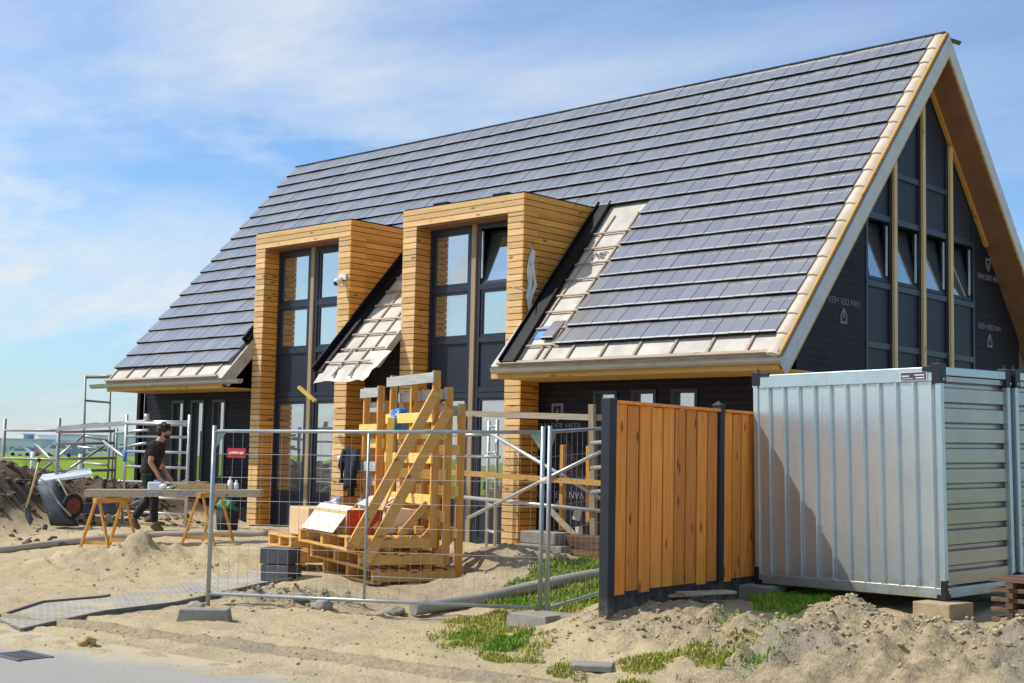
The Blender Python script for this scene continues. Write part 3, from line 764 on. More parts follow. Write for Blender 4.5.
# dormers
def dormer(x0, x1, lp, rp, mx, opened):
    d = bpy.data.objects.new('dormer', None); col.objects.link(d); d.parent = house; d.location = Vector((x0, DY, .24))-Vector(house.location)
    zb, zl, zt = .24, 5.50, 5.80; p = .104; gap = .012
    # front boards
    mb = MB(); z = zb
    while z < zl-.02:
        z1 = min(z+p-gap, zl)
        for a, b in ((x0, lp), (rp, x1-.022)):
            mb.bx(a, b, DY+random.uniform(-.001, .001), DY+.022, z, z1)
        z += p
    for i in range(3):
        z = zl+.004+i*.1; mb.bx(x0-.004, x1-.018, DY-.010, DY+.015, z, z+.088)
    mb.build('front_boards', MT['clad_x'], d)
    mb = MB(); ml_ = MB(); mr_ = MB(); z = zb; i = 0
    while z < zt-.02:
        z1 = min(z+p-gap, zt-.004)
        ye = max(WY, min(2.52, (z-ZE)/((ZR-ZE)/WR)+.06)) if z > ZE-.2 else WY
        for xf in ((x1-.022, x1),):
            if z > zl-.03:
                zz = zl+.004+(i)*.1; i += 1
                if zz+.088 > zt+.02: z += p; continue
                mb.bx(x1-.018, x1+.004, DY-.010, ye, zz, zz+.088)
            else:
                js = [DY+.0005, DY+.36, ye] if ye > DY+.5 else [DY+.0005, ye]
                for q0, q1 in zip(js, js[1:]): mb.bx(x1-.022+.0, x1+random.uniform(-.001, .001), q0, q1-.004, z, z1)
        ml_.bx(x0, x0+.02, DY+.0225, ye, z, z1)
        if z < zl-.02:   # reveals inside the pillars
            ml_.bx(lp-.02, lp, DY+.0225, 1.25, z, z1); mr_.bx(rp, rp+.02, DY+.0225, 1.25, z, z1)
        z += p
    mb.build('side_boards', MT['clad_y'], d); ml_.build('reveal_boards', MT['clad_y'], d); mr_.build('reveal_boards', MT['clad_y'], d)
    # carcass behind the boards (dark)
    mb = MB(); mb.bx(x0+.024, lp-.024, DY+.03, WY+.2, zb+.01, zl); mb.bx(rp+.024, x1-.03, DY+.03, WY+.2, zb+.01, zl)
    mb.bx(x0+.024, x1-.03, DY+.03, 2.5, zl+.02, zt-.03)
    mb.prism([(x1-.06, WY+.2, zl), (x1-.06, 2.45, zl+.02), (x1-.06, WY+.2, ZE+1.45)], (.03, 0, 0))
    mb.bx(x1-.06, x1-.03, WY, 1.6, 3.2, zl); mb.bx(x1-.06, x1-.03, 1.6, 2.2, 4.7, zl)
    mb.bx(x0+.03, x0+.06, WY, 1.6, 3.2, zl); mb.bx(x0+.03, x0+.06, 1.6, 2.2, 4.7, zl)
    mb.bx(x0+.05, lp-.05, DY+.06, WY+.1, .02, zb+.005); mb.bx(rp+.05, x1-.05, DY+.06, WY+.1, .02, zb+.005)
    mb.build('carcass', MT['black_flash'], d)
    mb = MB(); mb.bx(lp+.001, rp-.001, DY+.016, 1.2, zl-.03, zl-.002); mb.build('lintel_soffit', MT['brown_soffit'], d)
    mb = MB(); mb.bx(x0+.01, x1-.01, DY+.01, 2.6, zt-.004, zt+.018); mb.build('roof_sheet', MT['black_flash'], d)
    # glazing
    ml, mr = mx-.07, mx+.07; y0, y1 = GY, GY+.09; t = .065
    mb = MB()
    for a, b in ((lp+.002, ml), (mr, rp-.002)):
        mb.bx(a, a+t, y0, y1, .16, zl-.032); mb.bx(b-t, b, y0, y1, .16, zl-.032)
        for z in (.20, 2.62, 2.70, 3.53, 4.41, zl-.07): mb.bx(a+t, b-t, y0+.003, y1, z-.045, z+.045)
    # inner sashes
    for a, b in ((lp+.002+t, ml-t), (mr+t, rp-.002-t)):
        for z0, z1 in ((4.455, zl-.115), (3.575, 4.365), (.245, 2.575)):
            if opened and a > mx and z0 > 4.4: continue
            s = .05
            mb.bx(a, a+s, y0+.02, y1-.01, z0, z1); mb.bx(b-s, b, y0+.02, y1-.01, z0, z1); mb.bx(a+s, b-s, y0+.02, y1-.01, z0, z0+s); mb.bx(a+s, b-s, y0+.02, y1-.01, z1-s, z1)
        mb.bx(a+.05, b-.05, y0+.018, y1-.012, .80, .90)
    f = mb.build('window_frame', MT['navy'], d)
    for a, b in ((lp+.002+t, ml-t), (mr+t, rp-.002-t)):
        for z0, z1 in ((4.505, zl-.165), (3.625, 4.315), (.90, 2.525)):
            if opened and a > mx and z0 > 4.4: continue
            mb = MB(); mb.bx(a+.05, b-.05, y0+.045, y0+.055, z0, z1); mb.build('pane', MT['glass'], d)
        mp = MB(); mp.bx(a, b, y0+.03, y0+.05, 2.745, 3.485); mp.build('spandrel_panel', MT['navy_panel'], d)
        mp = MB(); mp.bx(a+.05, b-.05, y0+.035, y0+.05, .295, .80); mp.build('door_panel', MT['navy_panel'], d)
    if opened:
        a, b = mr+t, rp-.002-t; z0, z1 = 4.455, zl-.115; H = z1-z0; hinge = Vector((0, y0+.05, z0)); rot = Matrix.Rotation(-R(13), 3, 'X')
        def tf(p): return hinge+rot @ Vector(p)
        mb = MB(); s = .05
        for xa, xb, za, zb_ in ((a, a+s, 0, H), (b-s, b, 0, H), (a+s, b-s, 0, s), (a+s, b-s, H-s, H)):
            mb.box(tf(((xa+xb)/2, 0, (za+zb_)/2)), (xb-xa, .05, zb_-za), rot)
        mb.build('tilted_sash', MT['navy'], d)
        mb = MB(); mb.box(tf(((a+b)/2, 0, H/2)), (b-a-2*s, .01, H-2*s), rot); mb.build('tilted_pane', MT['glass'], d)
        mb = MB(); mb.bx(a+.02, a+.045, y0+.0, y0+.02, z0+.1, z1-.05); mb.build('window_stay', MT['alu'], d)
    mb = MB(); mb.bx(ml+.022, mr-.022, GY-.03, GY+.07, .16, zl-.034); mb.build('timber_mullion', MT['plank_z'], d)
    return d
MT['plank_z'] = wood('dull_timber_upright', (.42, .33, .22), (.28, .21, .13), 2, isl=.1)  # even grey-brown tone for the mullions and the scaffold post
dl = dormer(-12.15, -9.34, -11.87, -9.68, -10.80, False)
dl['label'] = 'left timber dormer with a small white camera on its right pillar'
dr = dormer(-7.96, -5.14, -7.63, -5.49, -6.55, True)
dr['label'] = 'right timber dormer with its upper right window tilted open'
# security camera on the left dormer
c0 = Vector((-9.50, DY, 4.66)); mb = MB(); mb.bx(c0.x-.09, c0.x+.09, DY-.05, DY-.012, c0.z+.05, c0.z+.16); mb.tube(c0+Vector((0, -.03, .08)), c0+Vector((0, -.12, .06)), .035, 12)
mb.ball(c0+Vector((0, -.15, .0)), .075, (1, 1, 1.0)); mb.build('security_camera', MT['white'], dl, smooth=False)
mb = MB(); mb.ball(c0+Vector((.0, -.185, -.022)), .05); mb.build('camera_lens', MT['black_iron'], dl)
# black roof vents peeping over the right dormer
for x in (-7.15, -5.75):
    mb = MB(); mb.bx(x-.17, x+.17, DY+.08, DY+.30, 5.822, 5.87); mb.build('roof_outlet', MT['black_flash'], dr)
# flashing strips along the dormers
mb = MB()
def flash(x0, x1, s0, s1):
    a = [RP(x0, s0, .03), RP(x1, s0, .03), RP(x1, s1, .03), RP(x0, s1, .03)]
    slab(RP, x0, x1, s0, s1, .02, .06); slab(RP, x0-.012, x0+.012, s0, s1, .061, .16); slab(RP, x1-.03, x1, s0+.05, s1, .061, .085)
mb = MB()
F0, F1 = (-4.93, -4.61, .03), (-5.11, -4.84, 3.84)
def fl(ta, tb, n0, n1):
    a = [(F0[0]+(F0[1]-F0[0])*t, F0[2]) for t in (ta, tb)]; b = [(F1[0]+(F1[1]-F1[0])*t, F1[2]) for t in (ta, tb)]
    lo = [RP(a[0][0], a[0][1], n0), RP(a[1][0], a[1][1], n0), RP(b[1][0], b[1][1], n0), RP(b[0][0], b[0][1], n0)]
    mb.prism(lo, NR*(n1-n0))
fl(0, 1, .02, .062); fl(0, .07, .063, .11); fl(.9, 1, .063, .09); mb.build('flashing', MT['black_flash'], house)
for q in ((-9.315, -9.12, -.02, 3.4), (-12.225, -12.155, .9, 3.6)):
    mb = MB(); flash(*q); mb.build('flashing', MT['black_flash'], house)
# prints on the membrane
def shield(o, x, y, s):
    o = Vector(o); x = Vector(x).normalized()*s; y = Vector(y).normalized()*s
    mb = MB()
    pts = [(-.5, .6), (.5, .6), (.5, -.05), (.0, -.65), (-.5, -.05)]
    n = x.cross(y).normalized()
    inner = [(-.36, .45), (-.12, .45), (-.12, .0), (-.36, .0)]
    mb.prism([o+x*a+y*b for a, b in pts], n*.002)
    sh = mb.build('membrane_print', MT['print'], wall)
    mb = MB(); o2 = o+n*.003
    for q in ([(-.3, .42), (-.12, .42), (-.12, -.25), (-.3, -.05)], [(.12, .42), (.3, .42), (.3, -.05), (.12, -.25)], [(-.12, .1), (.12, .3), (.12, .42), (-.05, .42)]):
        mb.prism([o2+x*a+y*b for a, b in q], n*.002)
    mb.build('membrane_print', MT['membrane'], wall)
def word(o, x, y, size, t='VAN DER HEER'):
    text_mesh(t, size, 'membrane_print', MT['print'], wall, frame(o, x, y))
gx = GX+.004
word((gx, 2.40, 3.93), (0, -1, 0), (0, 0, -1), .135); shield((gx, 2.39, 3.72), (0, -1, 0), (0, 0, -1), .19)
word((gx, 7.27, 4.80), (0, 1, 0), (0, 0, 1), .135); shield((gx, 7.24, 5.02), (0, 1, 0), (0, 0, 1), .19)
word((gx, 7.28, 3.97), (0, -1, 0), (0, 0, -1), .135); shield((gx, 7.28, 3.74), (0, -1, 0), (0, 0, -1), .19)
fy = WY-.004
word((-4.72, fy, 2.10), (1, 0, 0), (0, 0, 1), .14); shield((-4.74, fy, 2.32), (1, 0, 0), (0, 0, 1), .24)
word((-4.68, fy, 1.05), (-1, 0, 0), (0, 0, -1), .15); shield((-4.68, fy, .85), (-1, 0, 0), (0, 0, -1), .2)
text_mesh('ME', .23, 'underlay_print', MT['black_post'], roof, frame(RP(-4.36, 2.46, .016), (1, 0, 0), (0, cy_, sy_)))
mb = MB(); mb.prism([RP(-4.60, .56, .006), RP(-4.40, .56, .006), RP(-4.40, .84, .006), RP(-4.60, .84, .006)], NR*.002); mb.build('underlay_print', MT['blue'], roof)
# stone sills / slab at the foot of the dormers
for q in ((-12.0, -9.4), (-7.8, -5.3)):
    mb = MB(); mb.bx(q[0], q[1], .75, 1.03, .05, .17); mb.build('threshold', MT['concrete_dark'], house)

# plastic strip caught on the right dormer's side
mb = MB(); pts = [(.05, 4.98), (.16, 4.90), (.10, 4.75), (.05, 4.55), (.10, 4.35), (.06, 4.15), (.14, 3.95), (.22, 3.70), (.25, 3.45)]
prev = None
for strip in range(3):
    prev = None
    for i, (y, z) in enumerate(pts[strip:9-(2-strip)]):
        w = .018+.035*abs(noise.noise(Vector((i*.9, strip*2.3, 0)))); o = .012+.02*strip+.02*noise.noise(Vector((i, strip, 3)))
        c = (-5.13+o, DY+.03+y+.05*strip*math.sin(i), z)
        cur = (mb.bm.verts.new((c[0], c[1]-w, c[2])), mb.bm.verts.new((c[0]+.02, c[1]+w, c[2]-.02)))
        if prev: mb.bm.faces.new((prev[0], prev[1], cur[1], cur[0]))
        prev = cur
mb.path([(-5.11, DY-.25, 4.25), (-5.10, DY+.1, 4.22), (-5.11, DY+.55, 4.28)], .012, 5)
solo(mb, 'plastic_foil', MT['foil'], 'torn strip of white plastic foil hanging on the right dormer side', 'foil', (-5.12, DY+.1, 3.45))
exec_parts = True

# ------------------------------------------------------------------ site objects
def ground_at(p, dz=0):
    return Vector((p.x, p.y, gz(p.x, p.y)+dz))

# steel storage containers
CA, CW, CH, CDp = R(-4.22), 2.21, 2.2, 1.366
def container(name, label, depth, first):
    t = thing(name, label, 'storage container', (1.30, -2.584, .337), CA, 'zinc storage containers beside the house')
    t.rotation_euler = (R(.98), R(-.6), CA)
    mb = MB()
    # corrugated front: raised seams
    def ribbed(u0, u1, n, fn, z0, z1, dep):
        pass
    n = 11; p = (CW-.12)/n; pts = []
    for i in range(n):
        u = .06+i*p
        pts += [(u, 0), (u+p*.66, 0), (u+p*.70, -.022), (u+p*.78, -.022), (u+p*.86, .016), (u+p*.95, .016)]
    pts.append((CW-.06, 0))
    a = [mb.bm.verts.new((u, .02+v, .1)) for u, v in pts]; b = [mb.bm.verts.new((u, .02+v, CH-.15)) for u, v in pts]
    for i in range(len(pts)-1): mb.bm.faces.new((a[i], a[i+1], b[i+1], b[i]))
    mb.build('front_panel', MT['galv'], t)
    mb = MB()
    for x in (CW-.03, .03):
        mb = MB(); s = 1 if x > 1 else -1
        n = 10; z = .12; p = (CH-.26)/n; pts = []
        for i in range(n):
            u = z+i*p; pts += [(u, 0), (u+p*.62, 0), (u+p*.70, -.05), (u+p*.86, -.05), (u+p*.96, 0)]
        pts.append((CH-.1, 0))
        a = [mb.bm.verts.new((x+s*v, .07, u)) for u, v in pts]; b = [mb.bm.verts.new((x+s*v, depth-.06, u)) for u, v in pts]
        for i in range(len(pts)-1): mb.bm.faces.new((a[i], a[i+1], b[i+1], b[i]))
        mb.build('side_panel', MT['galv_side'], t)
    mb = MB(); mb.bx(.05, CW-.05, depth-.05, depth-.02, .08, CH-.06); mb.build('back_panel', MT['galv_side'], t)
    mb = MB(); mb.prism([(.03, .03, CH-.03), (CW/2, .03, CH-.005), (CW-.03, .03, CH-.03), (CW-.03, .03, CH-.05), (.03, .03, CH-.05)], (0, depth-.06, 0)); mb.build('roof_panel', MT['galv'], t)
    mb = MB()
    mb.bx(0, CW, 0, .06, .0, .10); mt_ = MB(); mt_.bx(.08, CW-.08, 0.002, .06, CH-.15, CH-.01); mb.bx(0, CW, depth-.06, depth, .0, .10); mt_.bx(.08, CW-.08, depth-.06, depth-.002, CH-.11, CH-.01)
    for x in (0, CW-.06): mb.bx(x+.002, x+.058, .06, depth-.06, .002, .1); mt_.bx(x+.002, x+.058, .08, depth-.08, CH-.09, CH-.012)
    mb.build('base_frame', MT['galv_frame'], t, bevel=.006); mt_.build('top_frame', MT['galv_frame'], t, bevel=.006)
    for x in (.002, CW-.062):
        for y in (.003, depth-.063):
            mb = MB(); mb.bx(x, x+.06, y, y+.06, .1, CH-.08); mb.build('corner_post', MT['galv_frame'], t, bevel=.006)
    for x, sx in ((-.006, 1), (CW+.006, -1)):
        for y, sy in ((-.006, 1), (depth+.006, -1)):
            mb = MB(); mb.bx(x, x+sx*.10, y, y+sy*.10, CH-.17 if (sx < 0) else CH-.12, CH+.02); 
            if sx < 0: mb.bx(x+sx*.1, x+sx*.2, y, y+sy*.03, CH-.06, CH+.0)
            else: mb.bx(x+sx*.1, x+sx*.22, y, y+sy*.03, CH-.03, CH+.012)
            mb.tube((x+sx*.05, y+sy*.05, CH+.01), (x+sx*.05, y+sy*.05, CH+.06), .012, 8)
            mb.build('corner_casting', MT['black_iron'], t, bevel=.004)
            mb = MB(); mb.bx(x, x+sx*.10, y, y+sy*.09, -.012, .04); mb.bx(x, x+sx*.055, y, y+sy*.06, .04, .17)
            mb.build('corner_foot', MT['black_iron'], t, bevel=.004)
            mb = MB()
            for zz in (.09, .14, CH-.13): mb.tube((x-sx*.001, y+sy*.035, zz), (x-sx*.012, y+sy*.035, zz), .011, 8)
            mb.build('bolt', MT['alu'], t)
    if first:
        mb = MB(); mb.bx(1.78, 2.07, -.006, .0, CH-.135, CH-.052); lb = mb.build('label', MT['white'], t)
        mb = MB(); mb.bx(1.79, 2.06, -.009, -.0065, CH-.128, CH-.058); mb.build('label_print', MT['label_dark'], lb)
        mb = MB(); mb.bx(1.80, 1.88, -.012, -.0095, CH-.098, CH-.085); mb.bx(1.94, 2.045, -.012, -.0095, CH-.090, CH-.078); mb.bx(1.805, 1.92, -.012, -.0095, CH-.118, CH-.112); mb.bx(1.95, 2.045, -.012, -.0095, CH-.117, CH-.106); mb.build('label_print', MT['white'], lb)
    return t
MT['label_dark'] = simple('label_ink', (.08, .06, .13), .5, 0, var=.2)
ct = container('storage_container', 'pale zinc storage container with vertically ribbed front, on blocks beside the timber fence', CDp, True)
ct2 = container('storage_container', 'zinc storage container behind the front one, cut off by the right photo edge', CDp, False)
q = ct.rotation_euler.to_matrix()
ct2.location = Vector(ct.location)+q @ Vector((0.03, CDp+.045, .0))
# blocks under the container
fr = Vector(ct.location)+q @ Vector((CW-.08, -.04, 0))
def lay(name, mat, c, d, rz, label, cat, group=None, bevel=.01):
    t = MB(); t.box((0, 0, d[2]/2), d)
    o = t.build(name, mat, None, bevel); o.location = c; o.rotation_euler = (0, 0, rz); return tag(o, label, cat, group)
lay('stacked_block', MT['tan_brick'], (fr.x+.06, fr.y+.02, .16), (.38, .44, .178), CA, 'tan block under the near right corner of the zinc container', 'block')
fl = Vector(ct.location)+q @ Vector((.12, .0, 0))
lay('support_block', MT['concrete'], (fl.x-.06, fl.y-.03, .14), (.42, .40, .185), CA, 'grey block under the left corner of the zinc container', 'block')

MT['dark_backing'] = simple('gap_shade_backing', (.10, .04, .015), .8, 0, var=.3)  # dark sheet that paints the shade in the gaps between fence boards
# timber garden fence
P1 = W(608, 500, 12.4); P2 = W(718, 500, 14.05); P1.z = P2.z = 0
dv = (P2-P1).normalized(); P3 = P2+dv*1.95; nv = Vector((dv.y, -dv.x, 0))
if nv.x < 0: nv = -nv
fence = thing('timber_fence', 'orange timber board fence with charcoal posts beside the zinc container', 'fence', (P1.x, P1.y, .1))
for i, P in enumerate((P1, P2, P3)):
    zt = (2.16, 2.18, 2.18)[i]
    mb = MB(); m3 = Matrix((dv, nv, (0, 0, 1))).transposed()
    mb.box((P.x, P.y, (zt-.3)/2), (.115 if i == 0 else .10, .10, zt+.3), m3)
    mb.build('post', MT['black_post'], fence, bevel=.008)
    if i:
        mb = MB(); b0 = Vector((P.x, P.y, zt)); 
        pts = [b0+dv*a*.058+nv*b*.058 for a, b in ((-1, -1), (1, -1), (1, 1), (-1, 1))]
        vs = [mb.bm.verts.new(p) for p in pts]; tp = mb.bm.verts.new(b0+Vector((0, 0, .05)))
        mb.bm.faces.new(vs)
        for k in range(4): mb.bm.faces.new((vs[k], vs[(k+1) % 4], tp))
        mb.build('post_cap', MT['black_post'], fence)
for A, B in ((P1, P2), (P2, P3)):
    L = (B-A).length-.11; a = A+dv*.056; n = 9; w = L/n; mb = MB(); m3 = Matrix((dv, nv, (0, 0, 1))).transposed()
    z0, z1 = .37, 2.11
    for i in range(n):
        c = a+dv*(w*(i+.5)); f = .014+random.uniform(-.003, .003)
        wd = w-.026
        mb.box((c.x+nv.x*f, c.y+nv.y*f, (z0+z1)/2), (wd, .019, z1-z0-.01*(i % 2)), m3)
    mb.build('board_panel', MT['fence_board'], fence, bevel=.004)
    mb = MB(); c = a+dv*L/2; mb.box((c.x-nv.x*.012, c.y-nv.y*.012, (z0+z1)/2), (L-.01, .016, z1-z0-.02), m3); mb.build('gap_shade_board', MT['dark_backing'], fence)
    mb = MB(); c = a+dv*L/2
    mb.box((c.x+nv.x*.015, c.y+nv.y*.015, z1+.018), (L, .085, .03), m3); mb.box((c.x-nv.x*.03, c.y-nv.y*.03, 1.9), (L, .03, .07), m3); mb.box((c.x-nv.x*.03, c.y-nv.y*.03, .55), (L, .03, .07), m3)
    mb.build('top_rail', MT['fence_board'], fence, bevel=.004)
    mb = MB(); mb.box((c.x, c.y, .22), (L, .05, .36), m3); mb.build('gravel_board', MT['black_post'], fence, bevel=.004)
for i, (px_, py_, D_, an) in enumerate(((672, 602, 13.25, 66), (706, 599, 13.15, 73))):
    c = W(px_, py_, D_); z = gz(c.x, c.y)
    lay('loose_board', MT['old_tan'] if 'old_tan' in MT else MT['plank_x'], (c.x, c.y, z+.05+.03*i), (.62, .17, .028), R(an), ('short grey-brown board lying flat at the fence foot, the left one of two', 'short grey-brown board lying flat at the fence foot, the right one of two')[i], 'board', 'loose boards at the fence foot', .004)

# mesh site fences
def mesh_fence(name, A, B, label, mid=True, n_h=7):
    A = Vector(A); B = Vector(B); d = (B-A); L = d.length; d.normalize(); H = 2.0
    t = thing(name, label, 'mesh fence', A, group='steel mesh site fences')
    def P(s, z): return Vector((A.x+(B.x-A.x)*s/L, A.y+(B.y-A.y)*s/L, A.z+(B.z-A.z)*s/L+z))
    r = .021
    for s in (0, L):
        mb = MB(); mb.tube(P(s, .0), P(s, H), r*1.15, 14); mb.build('post', MT['galv_tube'], t)
    mb = MB()
    mb.tube(P(0, H-.06), P(L, H-.06), r*.9, 12); mb.tube(P(0, .16), P(L, .16), r*.9, 12)
    if mid: mb.tube(P(L*.49, .16), P(L*.49, H-.06), r*.75, 12)
    mb.build('frame_tube', MT['galv_tube'], t)
    mb = MB(); w = .0023
    k = int(L/.118)
    for i in range(1, k):
        s = L*i/k; mb.tube(P(s, .16), P(s, H-.06), w, 4, cap=False)
    for i in range(1, n_h):
        z = .16+(H-.22)*i/n_h
        mb.tube(P(0, z), P(L, z), w*.72, 4, cap=False)
    mb.build('wire_mesh', MT['wire'], t)
    n = Vector((-d.y, d.x, 0))
    for s, sg in ((0, 1), (L, -1)):
        mb = MB(); mb.prism([P(s+sg*.03, H-.05), P(s+sg*.16, H-.05), P(s+sg*.03, H-.24)], n*.006); mb.build('gusset', MT['green_plate'], t)
    return t, P, L, n
q_ = W(540, 600, 13.85); q2_ = W(547, 600, 13.8)
HA, HB = (-3.42, -6.17, -.115), (q_.x, q_.y, -.075)
hf, HP, HL, hn = mesh_fence('mesh_fence', HA, HB, 'long steel mesh fence in front of the pallets, with a small red sign')
hf2, HP2, HL2, hn2 = mesh_fence('mesh_fence', (q2_.x, q2_.y, -.07), (-.62, -1.35, .12), 'steel mesh fence panel running back behind the timber fence post', False)
mb = MB(); mb.box(HP(.30, 1.70)-hn*.03, (.225, .008, .105), Matrix((hn.cross(Vector((0, 0, 1))), hn, (0, 0, 1))).transposed())
sg = mb.build('warning_sign', MT['red_sign'], hf)
mb = MB(); e = (HP(1, 0)-HP(0, 0)).normalized()
for k, (u, wd, zz) in enumerate(((-.075, .02, 1.70), (-.015, .085, 1.703), (.065, .05, 1.70))):
    mb.box(HP(.30+u, zz)-hn*.038, (wd, .004, .026), Matrix((e, hn, (0, 0, 1))).transposed())
mb.build('sign_print', MT['white_print'], sg)
mb = MB(); c = HP(HL+.035, 1.45); mb.tube(c-e*.05, c+e*.05, .035, 12); mb.build('coupler', MT['tan_cap'] if 'tan_cap' in MT else MT['card_white'], hf)

# concrete fence feet
def foot(p, rz, label, dark=False):
    t = MB(); w, d, h = .54, .22, .14
    t.prism([(-w/2, -d/2, 0), (w/2, -d/2, 0), (w/2-.03, -d/2+.02, h), (-w/2+.03, -d/2+.02, h)], (0, d, 0))
    o = t.build('fence_foot', MT['concrete_dark'] if dark else MT['concrete'], None, .012); o.location = p; o.rotation_euler = (0, 0, rz)
    return tag(o, label, 'fence foot', 'concrete fence feet')
p = W(194, 627, 13.7); foot((p.x, p.y+.12, gz(p.x, p.y)-.02), R(46), 'weathered concrete foot under the left post of the mesh fence', False)
p = W(533, 640, 13.1); foot((p.x-.05, p.y+.05, gz(p.x, p.y)-.02), R(0), 'front concrete foot of the two where the mesh fences meet')
p = W(545, 634, 13.45); foot((p.x+.08, p.y+.06, gz(p.x, p.y)-.02), R(8), 'rear concrete foot of the two where the mesh fences meet')
for i, (x, y, D, r_, lab) in enumerate(((322, 617, 14.6, .12, 'rounded grey stone at the middle of the mesh fence bottom rail'), (300, 612, 14.9, .09, 'small dark stone just left of the rounded stone under the mesh fence'), (395, 613, 14.6, .10, 'flat brown stone under the mesh fence right of its middle tube'), (197, 604, 14.6, .10, 'pale rubble lump lying beside the left fence foot'))):
    p = W(x, y, D); z = gz(p.x, p.y)
    mb = MB(); mb.ball((p.x, p.y, z+.03), r_, (1.25, .8, .6), 3, .4, i); solo(mb, 'stone', MT['rock'], lab, 'stone', (p.x, p.y, z), 'stones along the mesh fence', smooth=True)

# drain pipes
def pipe(pts, r, label, name='drain_pipe'):
    P = []
    for x, y, D in pts:
        p = W(x, y, D); P.append(Vector((p.x, p.y, gz(p.x, p.y, False)+r*.9)))
    Q = []
    for i in range(len(P)-1):
        p0, p1, p2, p3 = P[max(i-1, 0)], P[i], P[i+1], P[min(i+2, len(P)-1)]
        for k in range(6):
            t = k/6; Q.append(.5*((2*p1)+(p2-p0)*t+(2*p0-5*p1+4*p2-p3)*t*t+(3*p1-p0-3*p2+p3)*t**3))
    Q.append(P[-1]); mb = MB(); mb.path(Q, r, 14)
    return solo(mb, name, MT['pipe'], label, 'pipe', P[0])
pipe([(-60, 560, 21.3), (0, 550, 21.6), (55, 543, 22.2), (130, 539, 22.6), (200, 537, 22.6), (268, 536, 22.6)], .058, 'grey plastic drain pipe lying in front of the worker and sawhorses')
pipe([(413, 615, 14.5), (480, 601, 15.1), (540, 588, 15.7), (604, 579, 16.2), (690, 572, 17.2)], .072, 'grey plastic drain pipe running from the mesh fence toward the house corner')

# ---------------------------------------------------------------- transport racks (A-frames on pallets)
RANG = math.atan2(.936, .353)
RO = Vector((-3.36, -3.82, .03)); bx_ = Vector((math.cos(RANG), math.sin(RANG), 0)); ay_ = Vector((-math.sin(RANG), math.cos(RANG), 0))
def rack(label, bo, ao, z, length=1.95, ups=(.06, .80, 1.53), brace=True, greys=(3,), seed=0):
    o = RO+bx_*bo+ay_*ao; t = thing('transport_rack', label, 'wooden rack', (o.x, o.y, z), RANG, 'wooden transport racks')
    D = 1.1
    ys_ = [0, length/2-.05, length-.1]
    for y in ys_:
        mb = MB(); mb.bx(0, D, y+.002, y+.098, .026, .15); mb.build('stringer', MT['raw_x'], t, bevel=.003)
    mb = MB(); x = 0
    while x < D-.08: mb.bx(x, x+.10, -.005, length+.005, .151, .173); x += .165
    for x in (0, .5, D-.1): mb.bx(x, x+.1, -.004, length+.004, 0, .025)
    mb.build('deck_boards', MT['raw_y'], t, bevel=.002)
    H = 2.25
    for i, y in enumerate(ups):
        mb = MB(); mb.bx(D+.002, D+.100, y-.026, y+.026, .02, H-(.0 if i else -.0)); mb.build('upright', MT['raw_z'], t, bevel=.003)
        mb = MB(); mb.beam((D-.42, y-.005, .175), (D-.0, y-.005, .62), .06, .045, (0, 1, 0)) if False else mb.beam((D-.02, y+.03, .58), (D-.38, y+.03, .175), .09, .03, (0, 1, 0)); mb.build('gusset', MT['raw_x'], t)
    for i, z_ in enumerate((.62, 1.14, 1.66, 2.16)):
        mb = MB(); ya, yb = ups[0]-.08, ups[-1]+.08
        mb.bx(D-.03, D-.002, ya, yb, z_-.065, z_+.065)
        mb.build('rail', MT['grey_board'] if i in greys else MT['yellow_y'], t, bevel=.003)
    if brace:
        for y in (ups[0]-.07,) if brace == 1 else (ups[0]-.07, ups[-1]+.07):
            mb = MB(); mb.beam((D+.03, y, 1.95), (.06, y, .06), .042, .135, (0, 1, 0)) if False else mb.beam((D+.03, y, 1.98), (.07, y, .08), .045, .13, (0, 0, 1)); mb.build('brace', MT['raw_x'], t, bevel=.003)
    return t
rack('lowest wooden rack of the nested three, its post farthest right', 0, 0, .02, brace=False, greys=(3,))
rack('middle wooden rack of the nested three, brace ending lowest at the front', -.17, .02, .225, greys=(3,))
rack('topmost wooden rack of the nested three, with the highest post and grey top board', -.34, .04, .43, greys=(3,))
rack('wooden rack at the back left of the pile with a jacket hung on it', -.40, 2.10, .30, 1.1, (-.20, .34), 0, (0, 1, 3), 3)
rack('empty wooden rack under the jacket rack at the back left of the pile', -.30, 2.08, .10, 1.15, (-.16, .40), 0, (0, 1, 3), 4)
def RL(bo, ao, z): return Vector((RO.x, RO.y, 0))+bx_*bo+ay_*ao+Vector((0, 0, z))
RM = Matrix((bx_, ay_, (0, 0, 1))).transposed()
mb = MB(); mb.beam(RL(.10, .35, .66), RL(.74, .9, 1.72), .09, .04); solo(mb, 'loose_timber', MT['raw_x'], 'orange timber leaning inside the nested racks behind the braces', 'timber', RL(.10, .35, .64), 'loose timbers in the racks', .003)
mb = MB(); mb.beam(RL(.70, .25, .66), RL(.62, 1.4, .69), .12, .10); mb.beam(RL(.50, .25, .66), RL(.40, 1.35, .69), .11, .09); solo(mb, 'loose_timber', MT['raw_y'], 'stubby timbers lying on the deck of the topmost nested rack', 'timber', RL(.6, .8, .61), None, .003)
mb = MB(); mb.beam(RL(.76, 1.62, .66), RL(.60, 1.1, 2.1), .09, .035); solo(mb, 'loose_timber', MT['yellow_y'], 'pale yellow board leaning diagonally between the rack posts', 'timber', RL(.76, 1.62, .64), 'loose timbers in the racks', .003)
